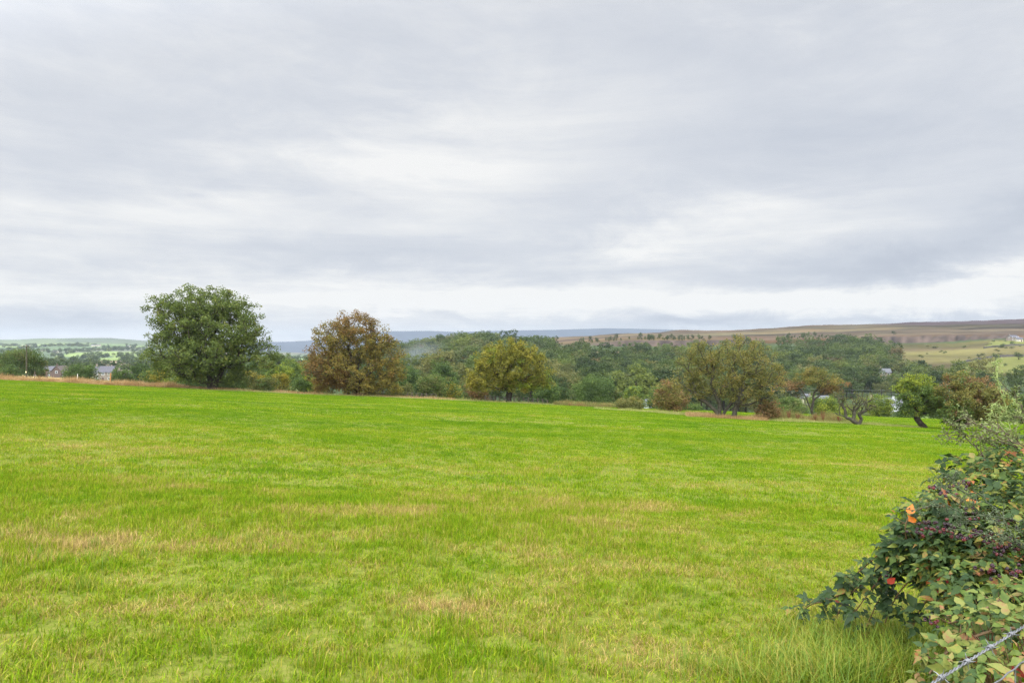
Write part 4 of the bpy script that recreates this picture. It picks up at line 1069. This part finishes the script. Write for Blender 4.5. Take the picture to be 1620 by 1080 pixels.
# single orange leaves at the bush's edge
def lone_leaf(px, py, D, size, label, mat=BR_O):
    rng = np.random.default_rng(int(px)); p_ = un(px, py, D)[None]; org = p_[0].copy()
    V, F4, F3 = leaflets(p_*0, np.array([[rng.normal()*.6,.3,.8]]), np.array([[-.25+rng.normal()*.2,-1,.25]]), np.array([size]), rng)
    V = V*np.array([1.25, 1, .9])
    tag(obj('autumn_leaf', mesh_np('autumn_leaf', V, [F4, F3], [mat], None, True), loc=org), label, 'leaf')
lone_leaf(1438, 812, 3.7, .06, 'bright orange round leaf on the left tip of the bramble bush')
lone_leaf(1448, 826, 3.72, .045, 'orange leaf just below the bright round one')
lone_leaf(1404, 922, 4.0, .055, 'red leaf hanging among the dark arching shoots', BR_R)
# hawthorn sprays over the hedge
HB = leaf_mat('hedge_thorn_leaf', [(0,(.055,.08,.025)),(.5,(.12,.15,.045)),(.85,(.20,.22,.08)),(1,(.28,.24,.09))], .4, 3, .3, .5, .3, gain=1.0)
HG = leaf_mat('young_shoot_leaf', [(0,(.16,.22,.06)),(1,(.3,.36,.12))], .4, 3, .4, .5, .3, gain=1.0)
HGR = leaf_mat('dewy_thorn_leaf', [(0,(.045,.07,.028)),(.6,(.09,.12,.05)),(1,(.16,.18,.09))], .4, 5, .25, .45, .4, gain=1.0)
def thorn_bush(label, starts, branches, mat, nsub, sub, leaf, seed, name='hawthorn_bush', nleaf=9, stem=TWIG):
    rng = np.random.default_rng(seed); o0 = un(*starts); org = np.array([o0[0], o0[1], float(gz(o0[0], o0[1]))]); root = empty(name, org); tag(root, label, 'bush')
    mb = MB(); C = []
    for br, r0 in branches:
        Q = spline([un(*q) for q in br], 22); Q[1:-1] += rng.normal(size=(20,3))*.006; mb.path(Q, np.linspace(r0, .0022, 22), 6)
        for k in range(nsub):
            i = rng.integers(3, 22); d = norm((Q[i]-Q[i-1])[None])[0]; dv = norm((d*.7+rng.normal(size=3)*.75+np.array([0,0,.15]))[None])[0]; l = sub*rng.uniform(.35, 1)
            S_ = spline([Q[i], Q[i]+dv*l*.5+rng.normal(size=3)*.008, Q[i]+dv*l+rng.normal(size=3)*.02], 6); mb.path(S_, np.linspace(.0028, .0013, 6), 4)
            for t in range(nleaf): C.append(S_[rng.integers(1, 6)]+rng.normal(size=3)*.011)
    V, Fc = leaf_quads(np.array(C)-org, leaf*rng.uniform(.6, 1.3, len(C)), .4, rng, .75, .18)
    obj('foliage', mesh_np('foliage', V, Fc, [mat]), root)
    for v in mb.V: v -= org
    obj('branch', mb.mesh('branch', [stem], True), root)
thorn_bush('thin-twigged hawthorn spray with small pale leaves above the bramble bush', (1640,760,4.6),
   [([(1640,760,4.6),(1600,725,4.6),(1560,698,4.55),(1515,687,4.5),(1500,692,4.5)], .007),([(1640,740,4.6),(1610,700,4.6),(1575,675,4.6),(1530,668,4.6)], .006),
    ([(1650,740,4.7),(1630,690,4.7),(1615,660,4.7),(1606,645,4.7)], .006),([(1640,720,4.5),(1590,700,4.4),(1545,690,4.4)], .005),([(1560,728,4.5),(1540,705,4.5),(1514,682,4.5),(1496,668,4.5)], .003),
    ([(1660,730,4.6),(1630,670,4.6),(1612,640,4.6),(1600,622,4.6)], .004),([(1650,720,4.4),(1620,705,4.4),(1580,690,4.3),(1552,672,4.3)], .004)], HB, 17, .15, .020, 41, nleaf=11)
thorn_bush('tall pale green young shoots sticking up at the right edge', (1640,780,4.7),
   [([(1600,690,4.7),(1592,650,4.7),(1582,610,4.7),(1574,590,4.7),(1579,570,4.7)], .003),([(1590,690,4.7),(1572,672,4.7),(1567,655,4.7),(1574,640,4.7)], .0025),([(1605,690,4.7),(1611,660,4.7),(1606,640,4.7),(1596,620,4.7)], .0025),
    ([(1588,680,4.7),(1582,660,4.7),(1580,645,4.7)], .0022)], HG, 30, .03, .013, 43, 'thorn_shoot', 4, solid_mat('green_shoot', (.2,.26,.08), (.3,.34,.12), 9, .6))
thorn_bush('grey-green dewy fine-leaved sprays lying over the bramble bush', (1560,830,3.8),
   [([(1640,880,3.6),(1590,850,3.55),(1540,825,3.5),(1490,800,3.5),(1450,806,3.5)], .004),([(1640,850,3.6),(1580,825,3.6),(1530,800,3.6),(1490,765,3.7)], .004),([(1630,830,3.5),(1570,815,3.5),(1510,818,3.5)], .004),
    ([(1600,840,3.5),(1560,790,3.6),(1510,770,3.7),(1502,750,3.7)], .0035),([(1660,900,3.4),(1620,860,3.4),(1560,845,3.4),(1500,835,3.5)], .0035)], HGR, 16, .10, .011, 45, nleaf=14, stem=solid_mat('sage_stem', (.03,.04,.02), (.07,.08,.045), 20, .8))

# rough grass tussocks and stalks at the foot of the hedge
TUS = leaf_mat('tussock_blade', [(0,(.05,.12,.008)),(.4,(.12,.20,.012)),(.65,(.21,.245,.018)),(.85,(.30,.24,.04)),(1,(.34,.25,.11))], .35, 1.5, .35, .5, .3, gain=1.0)
def long_blades(rng, B, n, h, w, lean):
    a = rng.uniform(0, 6.28, n); hh = h*rng.uniform(.5, 1.1, n); ln = hh*lean*rng.uniform(.3, 1.3, n); d = np.c_[np.cos(a), np.sin(a), np.zeros(n)]; s = np.c_[-np.sin(a), np.cos(a), np.zeros(n)]
    V = []; ts = np.linspace(0, 1, 6)
    for t in ts:
        p_ = B+d*(ln*t**1.8)[:,None]+np.array([0,0,1])*(hh*(t-.42*t**2.6*np.minimum(ln/hh,1.2)))[:,None]; ww = (w*(1-t)**.6*.5+.0003)
        V += [p_-s*ww, p_+s*ww]
    V = np.stack(V, 1).reshape(-1,3); i = np.arange(n)[:,None]*12
    return V, np.concatenate([i+np.array([[2*k,2*k+1,2*k+3,2*k+2]]) for k in range(5)])
rng = np.random.default_rng(77); VV = []; FF = []; off = 0
def tussock_at(px, Y, n, h, spread, w=.0045, lean=.7):
    global off
    b = at(px, Y); B = b+np.c_[rng.normal(size=(n,2))*spread, np.zeros(n)]; B[:,2] = gz(B[:,0], B[:,1])-.01
    V, Fc = long_blades(rng, B, n, h, w, lean); VV.append(V); FF.append(Fc+off); off += len(V)
for px, Y, n, h, sp_ in [(1330,4.1,260,.34,.09),(1290,4.35,200,.3,.09),(1250,4.2,160,.26,.1),(1370,4.4,260,.36,.1),(1410,4.1,300,.4,.1),(1210,4.5,110,.22,.1),(1190,4.15,120,.2,.12),(1150,4.3,80,.16,.12),(1450,4.2,240,.42,.1),(1300,4.8,160,.26,.12),(1350,4.9,200,.3,.1),
                         (1400,4.8,240,.36,.12),(1440,4.6,240,.4,.12),(1250,5.0,110,.2,.14),(1480,4.0,200,.4,.1),(1380,5.3,140,.26,.12),(1100,4.1,60,.14,.14),(1330,5.4,110,.2,.14),(1360,4.0,240,.36,.1),(1310,3.95,220,.34,.1),(1240,3.95,160,.26,.12),(1420,4.9,220,.46,.12),(1455,4.7,220,.5,.12),(1395,5.1,180,.4,.12),(1480,4.5,200,.5,.1)]: tussock_at(px, Y, n, h, sp_)
for _ in range(70): tussock_at(rng.uniform(0, 1250), rng.uniform(4, 7.5), 26, rng.uniform(.12,.19), .035, .004, .45)
o = obj('tussock_grass', mesh_np('tussock_grass', np.concatenate(VV), np.concatenate(FF), [TUS])); o['kind'] = 'stuff'; o['label'] = 'long tussocky grass at the foot of the bramble bush'
STALK = solid_mat('dead_seed_spike', (.12,.055,.03), (.25,.14,.08), 25, .85)
def stalk(P_, label):
    Q = spline([un(*q) for q in P_], 14); org = Q[0].copy(); mb = MB(); mb.path(Q-org, np.linspace(.003,.002,14), 5)
    rg = np.random.default_rng(int(P_[0][0])); C = Q[5:][rg.integers(0, 9, 130)]-org+rg.normal(size=(130,3))*.0045
    V, Fc = leaf_quads(C, .011*rg.uniform(.6,1.3,130), .1, rg)
    mb.add(V, Fc); tag(obj('seed_stalk', mb.mesh('seed_stalk', [STALK])), label, 'grass stalk')
stalk([(1170,1062,4.2),(1152,1042,4.25),(1126,1031,4.3)], 'brown seed stalk leaning left near the bottom edge')
stalk([(1302,1080,3.9),(1301,1040,3.9),(1297,1010,3.9)], 'upright brown seed stalk below the dark arching shoots')
stalk([(1305,1010,4.2),(1300,985,4.2),(1293,965,4.2)], 'reddish stalk just above the upright seed stalk')
stalk([(1366,1008,4.4),(1373,998,4.4),(1380,990,4.4)], 'short brown seed stalk right of the arching shoots')
stalk([(1388,1008,4.4),(1391,998,4.4),(1397,990,4.4)], 'second short brown seed stalk beside its twin')
stalk([(1336,1070,3.9),(1344,1060,3.9),(1352,1052,3.9)], 'brown seed stalk leaning right at the bottom of the tussocks')
stalk([(1349,842,7.5),(1351,828,7.5),(1358,816,7.5)], 'lone pale seed stalk standing in the open pasture')
stalk([(1213,972,5.2),(1219,960,5.2),(1226,954,5.2)], 'pale bent stalk left of the lowest bramble shoot')
stalk([(892,1040,4.5),(888,1012,4.5),(884,1000,4.5)], 'thin brown stalk near the middle of the bottom edge')

# barbed wire and stock netting
def twist(A, B, r, pitch, n, ph):
    T_ = np.linspace(0, 1, n); L_ = A[None]*(1-T_[:,None])+B[None]*T_[:,None]; l = np.linalg.norm(B-A); d = norm((B-A)[None])[0]
    s = np.cross(d, [0,0,1.]); s /= np.linalg.norm(s); u = np.cross(s, d); a = T_*l/pitch*2*math.pi+ph
    return L_+r*(np.cos(a)[:,None]*s+np.sin(a)[:,None]*u)
A = un(1440,1101.7,.86); d = un(1620,990,1.08)-un(1475,1080,.9); A = un(1475,1080,.9)-d*1.6; B = un(1475,1080,.9)+d*9
root = empty('barbed_wire', A); tag(root, 'twisted barbed wire strand crossing the bottom right corner', 'wire')
mb = MB()
for ph in (0, math.pi): mb.path(twist(A, B, .00115, .026, 900, ph)-A, .0011, 6)
obj('strand', mb.mesh('strand', [METAL], True), root)
dn = norm((B-A)[None])[0]; rg = np.random.default_rng(3)
for t in np.arange(.06, np.linalg.norm(B-A), .078):
    c = dn*t; mb = MB(); s = np.cross(dn, [0,0,1.]); s /= np.linalg.norm(s); u = np.cross(s, dn); a0 = rg.uniform(0, 3)
    for k in range(2):
        e1 = s*math.cos(a0+k*1.4)+u*math.sin(a0+k*1.4); th = np.linspace(0, 4*math.pi, 22); e2 = np.cross(dn, e1)
        mb.path(c+dn*(k*.006-.003)+np.outer(np.linspace(-.003,.003,22), dn)+.0030*(np.outer(np.cos(th), e1)+np.outer(np.sin(th), e2)), .0009, 5)
        mb.path(np.array([c+e1*.004, c+e1*.007+e2*.001, c+e1*.012+e2*.001]), [.0009,.0008,.0003], 5); mb.path(np.array([c-e1*.004, c-e1*.007-e2*.001, c-e1*.012-e2*.001]), [.0009,.0008,.0003], 5)
    obj('barb', mb.mesh('barb', [METAL], True), root)
A = un(1575,1080,1.02); d = un(1620,1045,1.087)-A; A2 = A-d*5; B2 = A+d*26
root = empty('stock_netting', A2); tag(root, 'top of thin wire stock netting below the barbed wire strand', 'wire fence')
mb = MB(); mb.path(twist(A2, B2, .0006, .05, 600, 0)-A2, .0012, 6); obj('top_wire', mb.mesh('top_wire', [METAL], True), root)
for k in range(1, 4):
    mb = MB(); mb.path(np.array([A2-A2, B2-A2])-np.array([0,0,.15*k]), .0013, 5); obj('line_wire', mb.mesh('line_wire', [METAL], True), root)
dn = norm((B2-A2)[None])[0]
for t in np.arange(.05, np.linalg.norm(B2-A2), .15):
    mb = MB(); mb.path(np.array([dn*t+(0,0,.002), dn*t+(.001,0,-.2), dn*t-(0,0,.5)]), .0011, 5); obj('stay_wire', mb.mesh('stay_wire', [METAL], True), root)

# ------------------------------------------------------------------ smoke and haze
def vol_box(name, lo, hi, dens, color, aniso=.0):
    mb = MB(); c = (np.array(lo)+np.array(hi))/2; mb.box(c, np.array(hi)-np.array(lo))
    m, nt, out = new_mat(name); v = nt.nodes.new('ShaderNodeVolumePrincipled')
    v.inputs['Color'].default_value = (*color, 1); v.inputs['Density'].default_value = dens; v.inputs['Anisotropy'].default_value = aniso
    nt.links.new(v.outputs[0], out.inputs['Volume'])
    o = obj(name, mb.mesh(name, [m])); o['kind'] = 'stuff'; return o
# wisp of smoke drifting over the wood right of the rust-brown tree
th = np.linspace(0, math.pi, 13)[1:-1]; ph = np.arange(24)*2*math.pi/24
SV = np.array([(math.sin(a)*math.cos(b_), math.sin(a)*math.sin(b_), math.cos(a)) for a in th for b_ in ph]+[(0,0,1),(0,0,-1)])
i = np.arange(24); j = (i+1) % 24; SQ = np.concatenate([np.stack([k*24+i, (k+1)*24+i, (k+1)*24+j, k*24+j], 1) for k in range(10)])
ST = np.concatenate([np.stack([np.full(24, 264), i, j], 1), np.stack([np.full(24, 265), 240+j, 240+i], 1)])
m, nt, out = new_mat('smoke'); tc_ = nt.nodes.new('ShaderNodeTexCoord'); ln_ = nt.nodes.new('ShaderNodeVectorMath'); ln_.operation = 'LENGTH'
nt.links.new(tc_.outputs['Object'], ln_.inputs[0]); ns_ = noise(nt, tc_.outputs['Object'], 1.8, 3)
fa_ = mathn(nt, 'SUBTRACT', 1.0, ln_.outputs['Value']); fa_.node.use_clamp = True
nn_ = mathn(nt, 'MULTIPLY_ADD', ns_.outputs['Fac'], 3.0, -.95); nn_.node.use_clamp = True
v_ = nt.nodes.new('ShaderNodeVolumePrincipled'); v_.inputs['Color'].default_value = (.5,.55,.62,1); nt.links.new(mathn(nt, 'MULTIPLY', mathn(nt, 'MULTIPLY', fa_, nn_), .022), v_.inputs['Density']); nt.links.new(v_.outputs[0], out.inputs['Volume'])
o = obj('smoke', mesh_np('smoke', SV, [SQ, ST], [m]), loc=un(652, 566, 330)); o.scale = (19, 22, 9); o.rotation_euler = (0, -.35, 0); tag(o, 'thin wisp of pale smoke drifting over the wood', kind='stuff')
vol_box('haze', (-8600,-60,-140), (8600,8600,125), .85e-4, (.48,.54,.60))

# ------------------------------------------------------------------ sky
W = bpy.data.worlds.new('World'); SC.world = W; W.use_nodes = True
nt = W.node_tree; nt.nodes.clear(); L = nt.links.new; N = nt.nodes.new
SUN_EL, SUN_AZ = math.radians(63), math.radians(200)     # azimuth clockwise from +Y (camera looks along +Y)
out = N('ShaderNodeOutputWorld'); bg = N('ShaderNodeBackground'); L(bg.outputs[0], out.inputs[0]); bg.inputs[1].default_value = .1
sky = N('ShaderNodeTexSky'); sky.sky_type = 'NISHITA'; sky.sun_disc = False; sky.sun_elevation = SUN_EL; sky.sun_rotation = SUN_AZ
sky.air_density = 1; sky.dust_density = 2
tc = N('ShaderNodeTexCoord'); sp3 = N('ShaderNodeSeparateXYZ'); L(tc.outputs['Generated'], sp3.inputs[0])
m_ = lambda op, a, b=None, c=None: mathn(nt, op, a, b, c)
dx, dy, dz = sp3.outputs
el = m_('ARCSINE', dz); az = m_('ARCTAN2', dx, dy)
# cloud layer seen in perspective: direction projected on a flat ceiling
zc = m_('ADD', m_('MAXIMUM', dz, 0.0), .09)
cv = N('ShaderNodeCombineXYZ'); L(m_('DIVIDE', dx, zc), cv.inputs[0]); L(m_('DIVIDE', dy, zc), cv.inputs[1])
mp = N('ShaderNodeMapping'); mp.inputs['Scale'].default_value = (.55, .8, 1); mp.inputs['Rotation'].default_value = (0,0,.25); mp.inputs['Location'].default_value = (3.1,1.7,0); L(cv.outputs[0], mp.inputs[0])
n1 = noise(nt, mp.outputs[0], 1.0, 7, .55); n1.inputs['Distortion'].default_value = .35
n2 = noise(nt, mp.outputs[0], 3.2, 6, .6)
ev = N('ShaderNodeCombineXYZ'); L(m_('ADD', az, m_('MULTIPLY', el, .35)), ev.inputs[0]); L(m_('MULTIPLY', el, 2.6), ev.inputs[1]); ev.inputs[2].default_value = .37
n4 = noise(nt, ev.outputs[0], 2.6, 10, .63); n4.inputs['Distortion'].default_value = .5
n5 = noise(nt, ev.outputs[0], 8.0, 8, .62); n5.inputs['Distortion'].default_value = .8
n3 = noise(nt, mp.outputs[0], .55, 3, .5)
sep = N('ShaderNodeSeparateColor'); L(n4.outputs['Color'], sep.inputs[0]); sep2 = N('ShaderNodeSeparateColor'); L(n5.outputs['Color'], sep2.inputs[0])
wx = m_('ADD', m_('MULTIPLY_ADD', sep.outputs[0], .40, -.20), m_('MULTIPLY_ADD', sep2.outputs[0], .16, -.08))
wy = m_('ADD', m_('MULTIPLY_ADD', sep.outputs[1], .10, -.05), m_('MULTIPLY_ADD', sep2.outputs[1], .05, -.025))
azw = m_('ADD', az, wx); elw = m_('ADD', el, wy)
def blob(px, py, sx, sy, amp, tilt=0.):
    a0 = math.atan2((px-810), F); e0 = math.atan2(540-py, math.hypot(F, px-810)); ca = math.cos(tilt); sa = math.sin(tilt)
    u = m_('ADD', azw, -a0); v = m_('ADD', elw, -e0)
    p = m_('ADD', m_('MULTIPLY', u, ca), m_('MULTIPLY', v, sa)); q = m_('ADD', m_('MULTIPLY', u, -sa), m_('MULTIPLY', v, ca))
    p = m_('MULTIPLY', p, F/sx); q = m_('MULTIPLY', q, F/sy)
    r2 = m_('ADD', m_('MULTIPLY', p, p), m_('MULTIPLY', q, q))
    return m_('MULTIPLY', m_('EXPONENT', m_('MULTIPLY', r2, -.5)), amp)
tot = None
for b_ in [(760,215,170,60,.25,.1),(740,285,130,35,.12),(1215,345,110,34,.25,.1),(240,355,150,32,.2,.1),(1310,466,430,20,.66),(250,524,500,9,.10),(1050,375,60,16,.2),(120,455,220,26,.24),(760,445,170,14,.24),(430,470,200,20,.14),(560,330,120,18,.1),
           (1130,75,130,55,-.12),(980,325,170,42,-.16,.1),(1410,412,240,24,-.46,.1),(1540,200,200,55,-.11,.2),(1240,225,160,24,-.1),(1080,511,90,9,-.55),(1480,505,140,7,-.42),(100,510,140,14,-.16),(300,300,150,20,-.1),(460,210,220,40,-.08),(350,400,260,18,-.12),(700,500,180,9,-.2),(100,495,60,6,-.14),(1610,330,60,14,-.2),(300,60,500,60,-.05)]:
    g_ = blob(*b_); tot = g_ if tot is None else m_('ADD', tot, g_)
base = m_('MULTIPLY_ADD', n1.outputs['Fac'], .30, -.02); base = m_('MULTIPLY_ADD', n2.outputs['Fac'], .16, base); base = m_('MULTIPLY_ADD', n4.outputs['Fac'], .75, base); base = m_('MULTIPLY_ADD', n5.outputs['Fac'], .34, base)
sv = N('ShaderNodeCombineXYZ'); L(m_('ADD', m_('MULTIPLY', az, 1.1), m_('MULTIPLY', el, -.5)), sv.inputs[0]); L(m_('MULTIPLY', el, 11), sv.inputs[1]); sv.inputs[2].default_value = 1.7
n6 = noise(nt, sv.outputs[0], 2.4, 7, .6); n6.inputs['Distortion'].default_value = .3
lowf = N('ShaderNodeMapRange'); L(el, lowf.inputs[0]); lowf.inputs[1].default_value = .02; lowf.inputs[2].default_value = .33; lowf.inputs[3].default_value = 1.05; lowf.inputs[4].default_value = .28
streak = m_('MULTIPLY', m_('ADD', n6.outputs['Fac'], -.5), lowf.outputs[0])
tot = m_('MULTIPLY', tot, m_('MULTIPLY_ADD', n6.outputs['Fac'], 1.6, .4))
v = m_('ADD', m_('MULTIPLY_ADD', tot, 1.0, base), streak); v = m_('ADD', v, -.15)
cr = ramp(nt, [(0,(5.2,5.75,6.75)),(.3,(6.3,6.75,7.6)),(.55,(7.3,7.65,8.25)),(.78,(8.5,8.7,8.95)),(1,(9.7,9.75,9.7))])
for e_, cc_ in zip(cr.color_ramp.elements, [(.53,.575,.665),(.635,.675,.75),(.735,.765,.82),(.86,.875,.895),(.98,.98,.97)]): e_.color = (*cc_, 1)
L(v, cr.inputs[0])
# lift added to the unseen sky round the sun to brighten field and trees
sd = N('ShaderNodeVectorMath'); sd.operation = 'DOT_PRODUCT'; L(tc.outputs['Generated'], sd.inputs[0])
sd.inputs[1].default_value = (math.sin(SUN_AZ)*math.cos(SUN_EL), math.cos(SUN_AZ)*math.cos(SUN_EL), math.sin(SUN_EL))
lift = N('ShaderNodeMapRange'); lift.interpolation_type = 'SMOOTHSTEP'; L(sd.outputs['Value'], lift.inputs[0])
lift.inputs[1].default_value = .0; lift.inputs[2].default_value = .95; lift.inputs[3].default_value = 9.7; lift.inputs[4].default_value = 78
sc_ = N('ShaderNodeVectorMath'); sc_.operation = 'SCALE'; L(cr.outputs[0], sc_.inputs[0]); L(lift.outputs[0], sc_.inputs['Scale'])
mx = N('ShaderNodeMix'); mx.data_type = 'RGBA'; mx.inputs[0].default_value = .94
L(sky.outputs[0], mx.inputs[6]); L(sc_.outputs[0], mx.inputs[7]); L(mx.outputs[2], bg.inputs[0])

sun = bpy.data.lights.new('sun', 'SUN'); sun.energy = 1.5; sun.angle = math.radians(14); sun.color = (1, .95, .87)
so = bpy.data.objects.new('sun', sun); COL.objects.link(so)
dv = Vector((math.sin(SUN_AZ)*math.cos(SUN_EL), math.cos(SUN_AZ)*math.cos(SUN_EL), math.sin(SUN_EL)))
so.rotation_euler = dv.to_track_quat('Z', 'Y').to_euler(); so.location = (0, 0, 60)

# ------------------------------------------------------------------ camera and render settings
cam = bpy.data.cameras.new('camera'); cam.sensor_width = 36; cam.lens = 24; cam.clip_start = .05; cam.clip_end = 20000
co = bpy.data.objects.new('camera', cam); COL.objects.link(co); co.location = (0, 0, CAMZ); co.rotation_euler = (math.radians(90), 0, 0)
SC.camera = co
SC.view_settings.view_transform = 'Standard'; SC.view_settings.look = 'None'; SC.view_settings.exposure = 0; SC.view_settings.gamma = 1
cy = SC.cycles
cy.max_bounces = 6; cy.diffuse_bounces = 3; cy.glossy_bounces = 2; cy.transmission_bounces = 3; cy.volume_bounces = 0; cy.transparent_max_bounces = 8

cy.use_denoising = True; cy.denoising_prefilter = 'NONE'; cy.sample_clamp_indirect = 4
